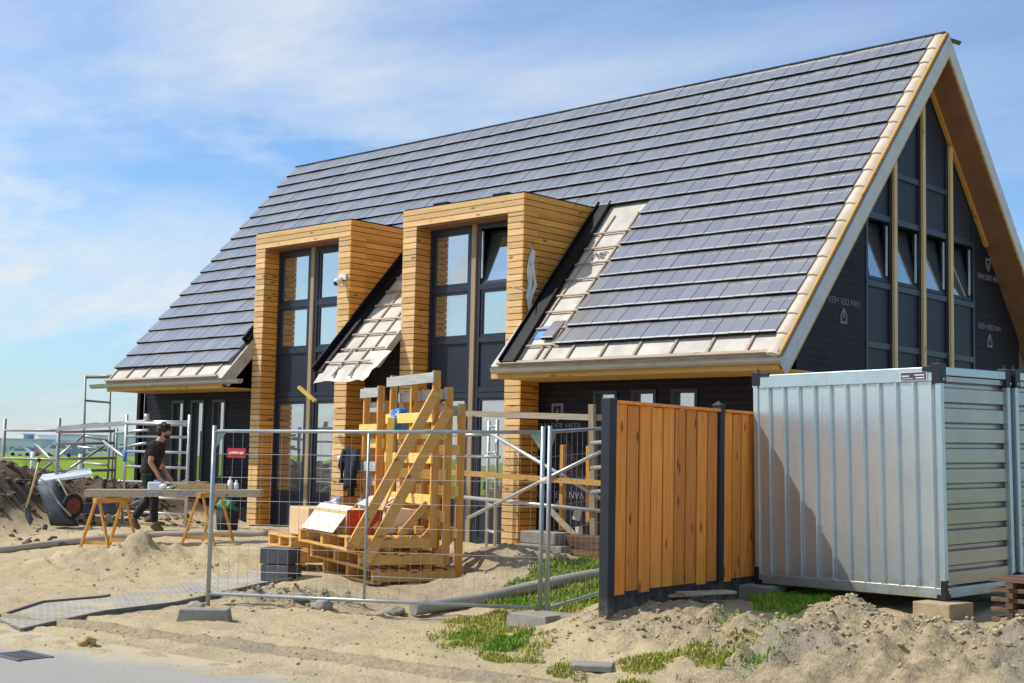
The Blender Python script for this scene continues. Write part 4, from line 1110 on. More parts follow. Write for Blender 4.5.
# boxes on the racks
zt_ = .43+.176
t = thing('cardboard_box', 'long open cardboard box with pale lid flap and red packs inside, on the front pallet', 'box', RL(-.15, 1.0, zt_))
mb = MB(); mb.box(RL(.0, .37, zt_+.155), (.46, .012, .30), RM); mb.build('red_pack', MT['red_wrap'], t)
mb = MB(); mb.box(RL(.0, 1.04, zt_+.15), (.46, 1.3, .28), RM); mb.build('carton', MT['card'], t, bevel=.006)
mb = MB(); mb.prism([RL(-.40, .42, zt_+.02), RL(-.40, 1.68, zt_+.02), RL(-.16, 1.68, zt_+.335), RL(-.16, .42, zt_+.335)], RM @ Vector((.02, 0, .012))); mb.build('lid_flap', MT['card_white'], t)
mb = MB(); mb.box(RL(.52, .95, zt_+.16), (.40, 1.1, .30), RM); mb.prism([RL(.28, .45, zt_+.33), RL(.28, 1.45, zt_+.33), RL(.48, 1.45, zt_+.44), RL(.48, .45, zt_+.44)], (0, 0, .012))
solo(mb, 'cardboard_box', MT['card_white'], 'pale cardboard box with raised flap behind the red packs', 'box', RL(.42, .72, zt_), 'cartons on the racks', .006)
mb = MB(); mb.box(RL(-.05, 2.25, .30+.18+.20), (.42, .85, .38), RM)
solo(mb, 'cardboard_box', MT['card'], 'brown cardboard box standing on the back left pallet', 'box', RL(-.05, 2.25, .476), 'cartons on the racks', .012)
mb = MB(); mb.ball(RL(.02, 1.66, .86), .17, (1.1, .9, .75), 3, .9, 5); solo(mb, 'plastic_bag', simple('grey_film', (.42, .38, .44), .35, 0, var=.4, scale=10), 'crumpled grey plastic bag beside the brown cardboard box', 'bag', RL(.02, 1.66, .72), smooth=True)
mb = MB(); mb.beam(RL(-.36, 1.72, .62), RL(.25, 3.5, .72), .03, .03); solo(mb, 'white_batten', MT['white'], 'thin white batten sticking out left over the back pallet', 'batten', RL(-.36, 1.72, .62))
mb = MB(); mb.box(RL(-.12, 2.78, .56), (.09, .09, .12), RM); solo(mb, 'red_can', MT['red_sign'], 'small red can standing on the back pallet beside the white batten', 'can', RL(-.12, 2.78, .476))
# jacket and cap on the back rack
mb = MB(); c = RL(.64, 2.60, 1.74); n1, n2 = 9, 12; grid = []
for j in range(n2):
    row = []
    for i in range(n1):
        u = (i/(n1-1)-.5); v = j/(n2-1)
        wdt = .34*(.55+.6*v*(1-.35*v)); o = -.06-.05*math.sin(u*9+v*2)*v-.05*(1-abs(u)*2)+.02*noise.noise(Vector((u*5, v*4, 2)))
        row.append(mb.bm.verts.new(c+ay_*(u*wdt*1.4)+bx_*o+Vector((0, 0, -.62*v+.04*noise.noise(Vector((u*4, v, 7)))*v-.10*abs(u)*(1-v)))))
    grid.append(row)
for a, b in zip(grid, grid[1:]):
    for i in range(n1-1): f = mb.bm.faces.new((a[i], a[i+1], b[i+1], b[i])); f.smooth = True
mb.path([c+ay_*.20+bx_*-.05+Vector((0, 0, -.08)), c+ay_*.27+bx_*-.09+Vector((0, 0, -.3)), c+ay_*.24+bx_*-.09+Vector((0, 0, -.55))], [.06, .055, .05], 10)
mb.path([c-ay_*.20+bx_*-.05+Vector((0, 0, -.08)), c-ay_*.25+bx_*-.09+Vector((0, 0, -.35)), c-ay_*.20+bx_*-.10+Vector((0, 0, -.72))], [.06, .055, .05], 10)
j_ = mb; ja = solo(j_, 'jacket', MT['navy_cloth'], 'dark navy work jacket hung over a grey board of the back rack', 'jacket', c+Vector((0, 0, -.7)))
so = ja.modifiers.new('cloth', 'SOLIDIFY'); so.thickness = .012
mb = MB(); mb.ball(RL(.62, 2.84, 1.52), .09, (1.1, 1.1, 1), 3); hl = solo(mb, 'safety_helmet', MT['navy_cloth'], 'black helmet lamp hung beside the jacket on the rack', 'helmet', RL(.62, 2.84, 1.44), smooth=True)
mb = MB(); mb.tube(RL(.56, 2.88, 1.53), RL(.50, 2.91, 1.53), .045, 12); mb.build('lens', MT['white'], hl)
mb = MB(); mb.ball(RL(.80, 1.35, 2.08), .12, (.8, 1.0, 1.2), 3, 1., 9); solo(mb, 'blue_bag', MT['blue'], 'bright blue bag hung high among the rack posts', 'bag', RL(.80, 1.35, 1.95), smooth=True)
# stick leaning in front of the left dormer
mb = MB(); mb.beam(W(299, 387, 24.4), W(315, 401, 24.2), .08, .05); solo(mb, 'board_offcut', MT['yellow_y'], 'short pale board fixed across the left dormer timber upright', 'board', W(315, 401, 24.2))

# black kerb blocks
for i, (x, y, D, dz, lab) in enumerate(((281, 578, 17.45, 0, 'lower black block of the stacked pair behind the mesh fence'), (278, 566, 17.5, .215, 'upper black block of the stacked pair behind the mesh fence'))):
    p = W(281, 577, 17.5); z = gz(p.x, p.y, False)
    o = lay('black_block', MT['black_block'], (p.x-.03*i, p.y, z-.02+dz), (.42, .32, .205), R(18+6*i), lab, 'block', 'black stacked blocks', .012)

# concrete blocks and beams by the right pillar
for i, (x, y, D, s, lab) in enumerate(((538, 555, 18.9, (.50, .3, .2), 'lower left grey concrete block right of the timber pillar'), (557, 556, 18.7, (.42, .3, .2), 'lower right grey concrete block right of the timber pillar'), (545, 543, 18.9, (.70, .3, .17), 'upper grey concrete block right of the timber pillar'))):
    p = W(x, y, D); z = gbase(p.x, p.y)+.02
    lay('concrete_block', MT['concrete'], (p.x, p.y, z+(.202 if i == 2 else 0)), s, R(3-4*i), lab, 'concrete block', 'concrete blocks by the pillar', .015)
mb = MB()
p = W(585, 556, 18.6); z = gbase(p.x, p.y)
for k in range(4):
    for j in range(3): mb.box((p.x+.1*noise.noise(Vector((k, j, 0))), p.y-.1+.13*j, z+.05+.09*k), (.75, .12, .085), Matrix.Rotation(R(3*noise.noise(Vector((j*3, k, 2)))), 3, 'Z'))
solo(mb, 'timber_pile', MT['old_board'], 'low pile of old brown timbers between the pillar and the fence post', 'timber pile', (p.x, p.y, z), bevel=.004)

# stack of old boards at the right edge
t = thing('board_stack', 'stack of old brown boards on bearers at the right photo edge', 'board stack', ground_at(W(1015, 612, 12.3)))
b0 = W(998, 612, 12.3); b0.z = .2; ux = Vector((math.cos(R(-8)), math.sin(R(-8)), 0)); 
for k in range(5):
    mb = MB()
    for j in range(4):
        c = b0+ux*(.55+.06*noise.noise(Vector((k*2.3, j, 1))))+Vector((-ux.y, ux.x, 0))*(.15*j)+Vector((0, 0, .05+.088*k))
        mb.box(c, (1.15, .135, .036), Matrix.Rotation(R(-8+3*noise.noise(Vector((k, j*2, 5)))), 3, 'Z'))
    mb.build('board_layer', MT['old_board'] if k < 4 else MT['top_board'] if 'top_board' in MT else MT['old_board'], t, bevel=.003)
    if k < 4:
        mb = MB()
        for u in (.2, .9): mb.box(b0+ux*u+Vector((0, .2, .094+.088*k)), (.07, .6, .048), Matrix.Rotation(R(-8), 3, 'Z'))
        mb.build('bearer', MT['old_board'], t)

# ---------------------------------------------------------------- sawhorses and work table
def sawhorse(loc, rz, label):
    t = thing('sawhorse', label, 'sawhorse', loc, rz, 'timber sawhorses')
    H = .80
    mb = MB(); mb.bx(-.42, .42, -.035, .035, H-.08, H); mb.build('top_beam', MT['raw_x'], t, bevel=.003)
    for x in (-.34, .34):
        for s in (-1, 1):
            mb = MB(); mb.beam((x, s*.03, H-.03), (x+.03*(1 if x > 0 else -1), s*.27, 0), .034, .046, (1, 0, 0)); mb.build('leg', MT['raw_z'], t, bevel=.003)
        mb = MB(); mb.bx(x-.012, x+.012, -.24, .24, .08, .14); mb.build('stretcher', MT['raw_y'], t)
    return t
h1 = W(109, 547, 21.6); h2 = W(208, 543, 21.6)
z1, z2 = gz(h1.x, h1.y, False), gz(h2.x, h2.y, False)
sawhorse((h1.x, h1.y, z1), R(133-20), 'left timber sawhorse of the worker\'s bench'); sawhorse((h2.x, h2.y, z2), R(133-12), 'right timber sawhorse of the worker\'s bench')
pa, pb = W(88, 492, 21.75), W(262, 492.5, 21.75)
zz = max(z1, z2)+.80
pa = Vector((pa.x, pa.y, W(88, 496.5, 21.75).z)); pb = Vector((pb.x, pb.y, W(262, 497, 21.75).z))
bd = (pb-pa).normalized(); bn = Vector((bd.y, -bd.x, 0)).normalized()
t = thing('work_plank', 'long pale scaffold plank with blue lettering laid over the two sawhorses', 'plank', pa)
mb = MB(); mb.beam(pa+Vector((0, 0, .06)), pb+Vector((0, 0, .06)), .36, .115); pk = mb.build('plank', MT['plank_dir'] if 'plank_dir' in MT else MT['plank_x'], t, bevel=.006)
pm = frame((0, 0, 0), bd, (0, 0, 1))
def onplank(u, z, off): return pa+bd*u+bn*off+Vector((0, 0, z))
LP = (pb-pa).length
mb = MB(); mb.box(onplank(LP*.392, .06, .183), (LP*.115, .004, .10), pm.to_3x3()); bl = mb.build('blue_label', MT['blue'], t)
text_mesh('LVTS', .085, 'label_lettering', MT['white'], t, frame(onplank(LP*.392, .058, .188), bd, (0, 0, 1)))
text_mesh('K L A P P A L', .085, 'plank_lettering', MT['blue'], t, frame(onplank(LP*.615, .055, .1825), bd, (0, 0, 1)))
mb = MB(); mb.beam(onplank(LP*.50, .165, -.05), onplank(LP*.80, .165, -.03), .14, .08); mb.beam(onplank(LP*.56, .225, -.1), onplank(LP*.68, .222, -.1), .12, .03)
solo(mb, 'timber_length', MT['plank_tan'], 'tan length of timber lying on the work plank', 'timber', onplank(LP*.5, .118, 0), bevel=.004)
t = thing('power_saw', 'small white and blue power tool lying on the plank by the worker\'s hand', 'power tool', onplank(LP*.40, .118, 0))
mb = MB(); mb.box(onplank(LP*.385, .165, .02), (.22, .14, .09), pm.to_3x3()); mb.ball(onplank(LP*.43, .16, .02), .07, (1.3, 1, .8)); mb.build('body', MT['white'], t, bevel=.02)
mb = MB(); mb.path([onplank(LP*.36, .17, .02), onplank(LP*.385, .25, .02), onplank(LP*.43, .21, .02)], .018, 8); mb.build('handle', MT['blue'], t)
for u, h, lab in ((.815, .20, 'taller white bottle standing on the right end of the plank'), (.85, .15, 'shorter white spray bottle standing on the right end of the plank')):
    c = onplank(LP*u, .118, .0); mb = MB(); mb.tube(c, c+Vector((0, 0, h*.65)), .04, 14); mb.tube(c+Vector((0, 0, h*.65)), c+Vector((0, 0, h*.82)), .04, 14, .014, cap=False)
    b = solo(mb, 'bottle', MT['white'], lab, 'bottle', c, 'bottles on the plank'); mb = MB(); mb.tube(c+Vector((0, 0, h*.82)), c+Vector((0, 0, h)), .018, 10); mb.build('cap', MT['white'], b)
# bin with green top
c = W(227, 532, 23.3); c.z = gz(c.x, c.y)
mb = MB(); mb.tube(c, c+Vector((0, 0, .36)), .17, 18, .20); b = solo(mb, 'bucket', MT['rubber'], 'black bucket with something green in it, behind the right sawhorse', 'bucket', c)
mb = MB(); mb.ball(c+Vector((-.02, 0, .42)), .15, (1, 1, .9), 3, .8, 3); mb.build('contents', simple('green_plastic', (.03, .22, .09), .5), b, smooth=True)

# ---------------------------------------------------------------- scaffolds
def ladder(mb, a, b, h, r=.025, step=.28, z0=.25):
    a = Vector(a); b = Vector(b)
    mb.tube(a, a+Vector((0, 0, h)), r, 10); mb.tube(b, b+Vector((0, 0, h)), r, 10)
    z = z0
    while z < h-.02: mb.tube(a+Vector((0, 0, z)), b+Vector((0, 0, z)), r*.8, 8); z += step
sc = thing('scaffold', 'low aluminium scaffold with ladder frames and diagonal braces at the left of the house', 'scaffold', ground_at(W(120, 505, 25.5)))
def gpos(x, D, dz=0):
    p = W(x, 470, D); return Vector((p.x, p.y, gz(p.x, p.y, False)+dz))
a, b = gpos(187.5, 24.9), gpos(124.5, 25.6)
def topz(x, y, D): return W(x, y, D).z
a.z = b.z = min(a.z, b.z, .25); mb = MB(); ladder(mb, a, b, topz(187, 414.6, 24.9)-a.z, .030); mb.build('end_frame', MT['alu'], sc)
mb = MB(); c = Vector((b.x, b.y, W(124, 455, 25.6).z)); mb.tube(c+Vector((0, 0, -.12)), c+Vector((0, 0, .12)), .036, 10); mb.build('joint_sleeve', MT['blue'], sc)
c1, c2 = gpos(57, 26), gpos(2.5, 27.5)
c1.z = c2.z = .2; mb = MB(); ladder(mb, c1, c2, topz(57, 418, 26)-c1.z, .034, .56, .62); mb.build('end_frame', MT['alu_dirty'], sc)
c3, c4_ = gpos(115, 27.2), gpos(108, 28.5)
mb = MB()
for x, D in ((115, 27.2), (108, 28.3), (112, 29)):
    g0 = gpos(x, D); mb.tube(g0, Vector((g0.x, g0.y, W(x, 428, D).z)), .022, 8)
mb.build('inner_frame', MT['alu_dirty'], sc)
mb = MB()
for y in (432, 444, 459, 471): mb.tube(W(57, y, 26), W(114, y-1, 27.2), .028, 8)
mb.build('guard_rail', MT['alu_dirty'], sc)
mb = MB(); mb.beam(W(58, 428.5, 25.95), W(150, 421.5, 25.6), .04, .085); tb = mb.build('toe_board', MT['alu'], sc)
mb = MB(); mb.beam(W(82, 426.3, 25.90), W(93, 425.5, 25.86), .05, .088); mb.build('board_band', MT['blue'], tb)
mb = MB(); mb.beam(W(93, 425.5, 25.86), W(99, 425, 25.84), .05, .088); mb.build('board_band', MT['black_iron'], tb)
mb = MB(); mb.tube(W(125, 423, 25.55), W(187, 424.5, 24.85), .035, 8); mb.build('guard_rail', MT['alu'], sc)
mb = MB()
for x0, y0, D0, x1, y1, D1 in ((32, 440, 27, 62, 471, 26.2), (85, 434, 27, 38, 474, 26.6), (103, 441, 26.5, 137, 467, 25.8), (104, 446, 27.6, 68, 470, 26.4), (84, 436, 27.4, 108, 441, 27.6), (78, 447, 28, 106, 450, 28), (187, 480, 25, 130, 505, 25.7), (115, 433, 27, 148, 430, 26), (118, 448, 27, 146, 443, 26), (84, 463, 29, 107, 465, 28.5), (90, 478, 29, 140, 483, 28)):
    mb.tube(W(x0, y0, D0), W(x1, y1, D1), .026, 8)
mb.build('brace', MT['alu'], sc)
mb = MB(); mb.tube(W(147, 414, 25.4), W(147, 421, 25.4), .05, 10); mb.tube(W(144, 421, 25.4), W(150, 421, 25.4), .04, 8); mb.build('clamp', MT['alu'], sc)
# white board lying over the scaffold foot
mb = MB(); mb.prism([W(38, 484, 25.3), W(92, 476, 25.0), W(90, 470.5, 26.2), W(42, 477, 26.4)], (0, 0, .05)); solo(mb, 'plastic_sheet', simple('white_sheet', (.72, .76, .80), .35, 0, var=.3, scale=3), 'white plastic sheet lying on the soil heap behind the wheelbarrow', 'sheet', W(60, 484, 25.3))
# taller scaffold behind the left gable
ts = thing('scaffold_tower', 'tall thin scaffold frame standing beyond the left gable of the house', 'scaffold', gpos(98, 30))
mb = MB()
for x, D, yt in ((85.5, 29.5, 375), (110.5, 31, 377)):
    g0 = gpos(x-1.5, D); mb.tube(g0, W(x, yt, D), .026, 8)
mb.build('upright', MT['alu_dirty'], ts)
mb = MB(); mb.tube(W(85.5, 377.5, 29.5), W(110.5, 377.5, 31), .024, 8); mb.tube(W(84.5, 400.5, 29.5), W(109.5, 402.5, 31), .024, 8); mb.tube(W(86, 376, 29.5), W(118, 376, 29), .03, 8); mb.build('crossbar', MT['alu_dirty'], ts)

# right scaffold in front of the wall
rs = thing('scaffold', 'aluminium and timber guard scaffold standing between the right dormer and the fence post', 'scaffold', gpos(545, 19.6))
A0 = Vector((-4.95, -.02, .12)); A1 = Vector((-5.55, .42, .12)); B0 = Vector((-2.98, -.10, .10)); B1 = Vector((-2.62, .75, .12))
mb = MB(); ladder(mb, A0, A1, 2.05, .026, .40, .35); mb.build('end_frame', MT['alu'], rs)
mb = MB(); ladder(mb, B0+Vector((.20, .5, 0)), B1+Vector((.3, .2, 0)), 2.15, .026, .28, .3); mb.build('end_frame', MT['alu'], rs)
mb = MB(); mb.beam(W(594, 560, 19.05), W(592, 404.5, 19.05), .095, .06, (0, 1, 0)); mb.build('timber_post', MT['plank_zz'] if 'plank_zz' in MT else MT['pale_dull'] if 'pale_dull' in MT else MT['plank_z'], rs, bevel=.003)
mb = MB(); mb.beam(W(463, 413.5, 20.8), W(612, 418, 18.9), .045, .085); mb.build('guard_board', MT['plank_x'], rs)
mb = MB(); mb.beam(W(449, 472, 20.6), W(612, 484, 18.8), .05, .075); mb.build('guard_board', MT['raw_x'], rs)
mb = MB(); mb.tube(W(462, 497, 20.5), W(612, 512, 18.8), .028, 10); mb.tube(W(445, 435, 21), W(490, 434.5, 20.4), .024, 8); mb.tube(W(462, 456, 21), W(500, 457, 20.4), .024, 8); mb.build('guard_tube', MT['alu'], rs)
mb = MB(); mb.tube(W(488, 432, 20.2), W(612, 505, 18.85), .028, 10); mb.tube(W(468, 518, 20.3), W(612, 446, 18.8), .026, 10)
for y in (442, 467, 491): mb.tube(W(592, y+1, 19.0), W(615, y-1, 18.4), .028, 8)
mb.build('brace', MT['alu'], rs)
mb = MB(); mb.beam(W(549, 509, 19.2), W(594, 555, 18.7), .05, .07); solo(mb, 'timber_prop', MT['plank_x'], 'slanting timber prop leaning from the scaffold down to the timber pile', 'timber prop', W(594, 555, 18.7), bevel=.003)
mb = MB(); p0 = W(561.5, 530, 19.6); mb.beam(p0, W(563, 445, 19.6), .06, .06, (0, 1, 0)); solo(mb, 'timber_stake', MT['raw_z'], 'short upright timber stake standing behind the mesh fence joint', 'timber stake', p0, bevel=.003)
mb = MB(); p0 = W(588.5, 523, 19.2); mb.beam(p0, W(589, 446, 19.2), .07, .05, (0, 1, 0)); solo(mb, 'timber_stake', MT['raw_z'], 'orange timber stake standing just left of the scaffold timber post', 'timber stake', p0, bevel=.003)
mb = MB(); c = W(577, 515, 19.6); mb.box(c, (.13, .02, .15), Matrix.Rotation(R(12), 3, 'Y')); solo(mb, 'notice', MT['foil'], 'pale upper sheet of paper fixed to the black wall right of the stake', 'notice', c, 'paper sheets on the wall')
mb = MB(); c = W(579, 531, 19.6); mb.box(c, (.12, .02, .13), Matrix.Rotation(R(-6), 3, 'Y')); solo(mb, 'notice', MT['foil'], 'pale lower sheet of paper fixed to the black wall right of the stake', 'notice', c, 'paper sheets on the wall')

# ---------------------------------------------------------------- wheelbarrow, shovel, tool box
def wheelbarrow():
    t = thing('wheelbarrow', 'dark steel wheelbarrow tipped up on its nose with a red-rimmed wheel, by the soil heap', 'wheelbarrow', ground_at(W(75, 524, 24.9)))
    D = 24.7
    # tub: underside towards us, leaning
    tl, tr, br, blw = W(36, 488, D+.1), W(52, 482, D+.1), W(74, 525, D-.2), W(49, 524, D-.2)
    back = fw*.32+Vector((0, 0, -.02))
    mb = MB()
    def lerp4(u, v): return (tl.lerp(tr, u)).lerp(blw.lerp(br, u), v)
    n = 8; g1 = []
    for j in range(n+1):
        row = []
        for i in range(n+1):
            u, v = i/n, j/n; e = max(abs(u-.5), abs(v-.5))*2
            row.append(mb.bm.verts.new(lerp4(u, v)+back*(max(0, e-.55)*1.3)**1.4+ (lerp4(u, v)-lerp4(.5, .5))*.22*max(0, e-.55)))
        g1.append(row)
    for a, b in zip(g1, g1[1:]):
        for i in range(n): f = mb.bm.faces.new((a[i], a[i+1], b[i+1], b[i])); f.smooth = True
    tub = mb.build('tub', MT['steel_tub'], t); s = tub.modifiers.new('sheet', 'SOLIDIFY'); s.thickness = .012
    mb = MB(); mb.path([W(40, 478, D-.1), W(46, 483, D-.1), W(58, 502, D-.25), W(71, 516, D-.35)], .02, 8); mb.path([W(58, 479, D+.4), W(62, 485, D+.35), W(68, 497, D+.2), W(80, 512, D)], .02, 8); mb.path([W(73, 487, D+.4), W(77, 480, D+.4), W(79, 478, D+.4)], .018, 8)
    mb.build('handle', MT['alu_dirty'], t)
    c = W(72.5, 506, D-.1); ax = (rt*.82-fw*.55).normalized()
    m = frame((0, 0, 0), ax.cross(Vector((0, 0, 1))), (ax.cross(Vector((0, 0, 1)))).cross(ax)).to_3x3()
    e1 = ax.cross(Vector((0, 0, 1))).normalized(); e2 = e1.cross(ax)
    mb = MB(); pts = [c+(e1*math.cos(k*math.pi/12)+e2*math.sin(k*math.pi/12))*.185 for k in range(25)]
    mb.path(pts, .045, 8); ty = mb.build('wheel', MT['rubber'], t)
    mb = MB(); mb.tube(c-ax*.03, c+ax*.03, .15, 20); mb.tube(c-ax*.06, c+ax*.06, .03, 10); mb.build('rim', MT['rim_red'], ty)
    return t
wheelbarrow()
t = thing('shovel', 'long wooden-handled shovel stuck upright in the dark soil heap', 'shovel', W(30, 527, 24.3))
mb = MB(); mb.path([W(39, 460, 24.6), W(35, 478, 24.5), W(26, 508, 24.4)], .02, 8); mb.build('handle', MT['pale_z'], t)
mb = MB(); mb.prism([W(25, 506, 24.4), W(28, 506, 24.4), W(33, 520, 24.35), W(30, 526, 24.3), W(25, 517, 24.35)], fw*.02); mb.build('blade', MT['steel_tub'], t)
mb = MB(); mb.tube(W(38.3, 463, 24.6), W(39.4, 458.5, 24.6), .03, 8); mb.build('grip', MT['rubber'], t)
mb = MB(); c = W(90, 508, 25.2); mb.box(c, (.9, .3, .2), Matrix.Rotation(R(30), 3, 'Z')); solo(mb, 'tool_crate', simple('navy_plastic', (.05, .07, .14), .5), 'dark blue crate lying in the soil behind the left sawhorse', 'crate', c-Vector((0, 0, .1)), bevel=.02)
mb = MB(); p0 = W(105, 486, 24.4); mb.beam(p0, W(105, 479, 24.4), .05, .05, (0, 1, 0)); mb.beam(W(104, 491, 22.0), W(104.5, 479, 22.0), .04, .05, (0, 1, 0)); solo(mb, 'clamp', MT['black_iron'], 'black clamp standing up from the left end of the plank', 'clamp', W(104, 491, 22.0))
# iron drain grate in the road
c = gpt(21, 657, -.125); c.z = gz(c.x, c.y, False)+.012
mb = MB()
for i in range(7): mb.box(c+Vector((-.21+.07*i, 0, 0)), (.036, .26, .02))
for s in (-1, 1): mb.box(c+Vector((0, s*.14, .001)), (.50, .04, .022))
solo(mb, 'drain_grate', MT['grate'], 'iron drain grate in the dusty road at the bottom left', 'drain grate', c)
# grey slab in the grass by the verge
c = gpt(592, 661, -.02); lay('paving_slab', MT['concrete'], (c.x, c.y, gz(c.x, c.y)-.0), (.34, .24, .05), R(35), 'dark slab lying in the yellow grass in front of the dirt ridge', 'slab')
c = gpt(86, 645, -.08); mb = MB(); mb.ball((c.x, c.y, gz(c.x, c.y)+.02), .09, (1.5, .8, .6), 3, .9, 8); solo(mb, 'sand_clod', simple('ochre_clod', (.52, .36, .16), .9, var=.4, bmp=.4), 'ochre clod of sand at the edge of the road', 'clod', (c.x, c.y, gz(c.x, c.y)), smooth=True)

# ---------------------------------------------------------------- worker
def skin_obj(name, V, E_, mat, parent, sub=2, root=0):
    me = bpy.data.meshes.new(name); me.from_pydata([v[0] for v in V], E_, [])
    o = bpy.data.objects.new(name, me); col.objects.link(o)
    o.modifiers.new('s', 'SKIN'); sv = me.skin_vertices[0].data
    for i, v in enumerate(V):
        r = v[1]; sv[i].radius = (r, r) if not isinstance(r, tuple) else r
        sv[i].use_root = (i == root)
    ss = o.modifiers.new('u', 'SUBSURF'); ss.levels = sub; ss.render_levels = sub
    dg = bpy.context.evaluated_depsgraph_get(); dg.update()
    m2 = bpy.data.meshes.new_from_object(o.evaluated_get(dg)); bpy.data.objects.remove(o)
    for p in m2.polygons: p.use_smooth = True
    m2.materials.clear(); m2.materials.append(mat)
    o = bpy.data.objects.new(name, m2); col.objects.link(o); o.parent = parent; return o
pg = W(146.5, 531, 23.6); pz = gz(pg.x, pg.y)
per = thing('person', 'man in black t-shirt and dark trousers leaning forward to work at the plank', 'person', (pg.x, pg.y, pz), R(43))
# x: the way he faces, y: his left, z: up
J = {}
V = []; E_ = []
def av(n, c, r, to=None):
    J[n] = len(V); V.append((Vector(c), r))
    if to is not None: E_.append((J[to], J[n]))
av('pel', (.0, 0, .96), .10)
av('belly', (.03, 0, 1.10), .125, 'pel'); av('chest', (.08, 0, 1.28), (.15, .125), 'belly'); av('upch', (.125, 0, 1.41), (.13, .10), 'chest')
av('neck', (.165, 0, 1.50), .055, 'upch'); av('skull0', (.205, 0, 1.565), .062, 'neck'); av('skull', (.225, 0, 1.635), .088, 'skull0'); av('crown', (.222, 0, 1.705), .075, 'skull')
av('jaw', (.265, 0, 1.565), .048, 'skull0'); av('chin', (.295, 0, 1.548), .032, 'jaw')
av('nose', (.318, 0, 1.622), .022, 'skull'); av('nosetip', (.336, 0, 1.606), .013, 'nose')
for s in (1, -1):
    k = 'L' if s > 0 else 'R'
    av('ear'+k, (.205, s*.088, 1.625), .018, 'skull')
    av('sh'+k, (.125, s*.165, 1.405), .066, 'upch')
    el = (.07, s*.225, 1.135) if s < 0 else (.12, s*.215, 1.13)
    wr = (.215, s*.20, .905) if s < 0 else (.27, s*.14, .93)
    av('ua'+k, tuple(Vector(V[J['sh'+k]][0]).lerp(Vector(el), .5)), .054, 'sh'+k)
    av('el'+k, el, .045, 'ua'+k); av('fa'+k, tuple(Vector(el).lerp(Vector(wr), .35)), .044, 'el'+k); av('wr'+k, wr, .029, 'fa'+k)
    d = (Vector(wr)-Vector(el)).normalized(); pm_ = Vector(wr)+d*.055
    av('palm'+k, tuple(pm_), (.040, .022), 'wr'+k)
    side = Vector((-d.z, 0, d.x)).normalized()
    for i, (o, ln) in enumerate(((-.030, .062), (-.010, .075), (.010, .078), (.029, .068))):
        b = pm_+d*.032+side*o; m_ = b+d*ln*.5; e = m_+(d*.75+Vector((0, -s*.5, -.2))).normalized()*ln*.5
        av('f%s%da' % (k, i), tuple(b), .0105, 'palm'+k); av('f%s%db' % (k, i), tuple(m_), .0095, 'f%s%da' % (k, i)); av('f%s%dc' % (k, i), tuple(e), .008, 'f%s%db' % (k, i))
    tb_ = Vector(wr)+d*.03+side*-.036; av('t%sa' % k, tuple(tb_), .013, 'wr'+k); av('t%sb' % k, tuple(tb_+d*.04+side*-.022), .011, 't%sa' % k); av('t%sc' % k, tuple(tb_+d*.072+side*-.024+Vector((0, -s*.012, 0))), .009, 't%sb' % k)
legs = {'L': ((-.015, .09, .93), (-.02, .10, .50), (-.27, .10, .155), (-.16, .105, .035)), 'R': ((.015, -.09, .93), (.14, -.10, .51), (.16, -.10, .09), (.30, -.115, .03))}
for k, (hp, kn, an, to) in legs.items():
    av('hip'+k, hp, .07, 'pel'); av('th'+k, tuple(Vector(hp).lerp(Vector(kn), .5)), .066, 'hip'+k); av('kn'+k, kn, .058, 'th'+k)
    av('ca'+k, tuple(Vector(kn).lerp(Vector(an), .35)+Vector((-.02, 0, 0))), .056, 'kn'+k); av('an'+k, an, .040, 'ca'+k); av('to'+k, to, .034, 'an'+k)
skin_obj('body', V, E_, MT['skin'], per, 2)
def P3(n): return V[J[n]][0]
# t-shirt
v = [(P3('pel')+Vector((0, 0, -.06)), .178), (P3('pel')+Vector((0, 0, .04)), .168), (P3('belly'), .160), (P3('chest'), .175), (P3('upch'), .150), (P3('neck')+Vector((-.012, 0, -.035)), .070)]
e = [(0, 1), (1, 2), (2, 3), (3, 4), (4, 5)]
for k in 'LR':
    b = len(v); sh, ua, el = P3('sh'+k), P3('ua'+k), P3('el'+k)
    v += [(sh, .098), (ua, .084), (ua.lerp(el, .45), .078)]; e += [(4, b), (b, b+1), (b+1, b+2)]
skin_obj('t_shirt', v, e, MT['shirt'], per, 2)
v = [(P3('pel')+Vector((-.005, 0, .03)), .160), (P3('pel')+Vector((-.005, 0, -.06)), .165)]; e = [(0, 1)]
for k in 'LR':
    b = len(v); v += [(P3('hip'+k)+Vector((0, 0, -.07)), .120), (P3('th'+k), .098), (P3('kn'+k), .078), (P3('ca'+k), .076), (P3('an'+k).lerp(P3('ca'+k), .18), .066)]
    e += [(1, b), (b, b+1), (b+1, b+2), (b+2, b+3), (b+3, b+4)]
skin_obj('trousers', v, e, MT['trouser'], per, 2)
for k in 'LR':
    an, to = P3('an'+k), P3('to'+k); d = (to-an); d.z = 0 if k == 'R' else d.z
    if k == 'R':
        v = [(an+Vector((-.01, 0, .08)), .062), (an+Vector((-.01, 0, .0)), .062), (an+Vector((-.05, 0, -.045)), .045), (an+Vector((.08, 0, -.04)), .05), (to+Vector((.01, 0, .01)), .042)]
        e = [(0, 1), (1, 2), (1, 3), (3, 4)]
    else:
        v = [(an+Vector((.05, 0, .07)), .062), (an, .060), (an+Vector((-.045, 0, -.005)), .045), (an+Vector((.065, 0, -.07)), .05), (to+Vector((.035, 0, .005)), .042)]
        e = [(0, 1), (1, 2), (1, 3), (3, 4)]
    skin_obj('boot', v, e, MT['boot'], per, 2, 1)
mb = MB()
mb.ball((.205, 0, 1.672), .108, (1.02, .92, .86), 3, .35, 2); mb.ball((.165, 0, 1.625), .085, (.9, 1.05, 1.0), 3, .3, 4)
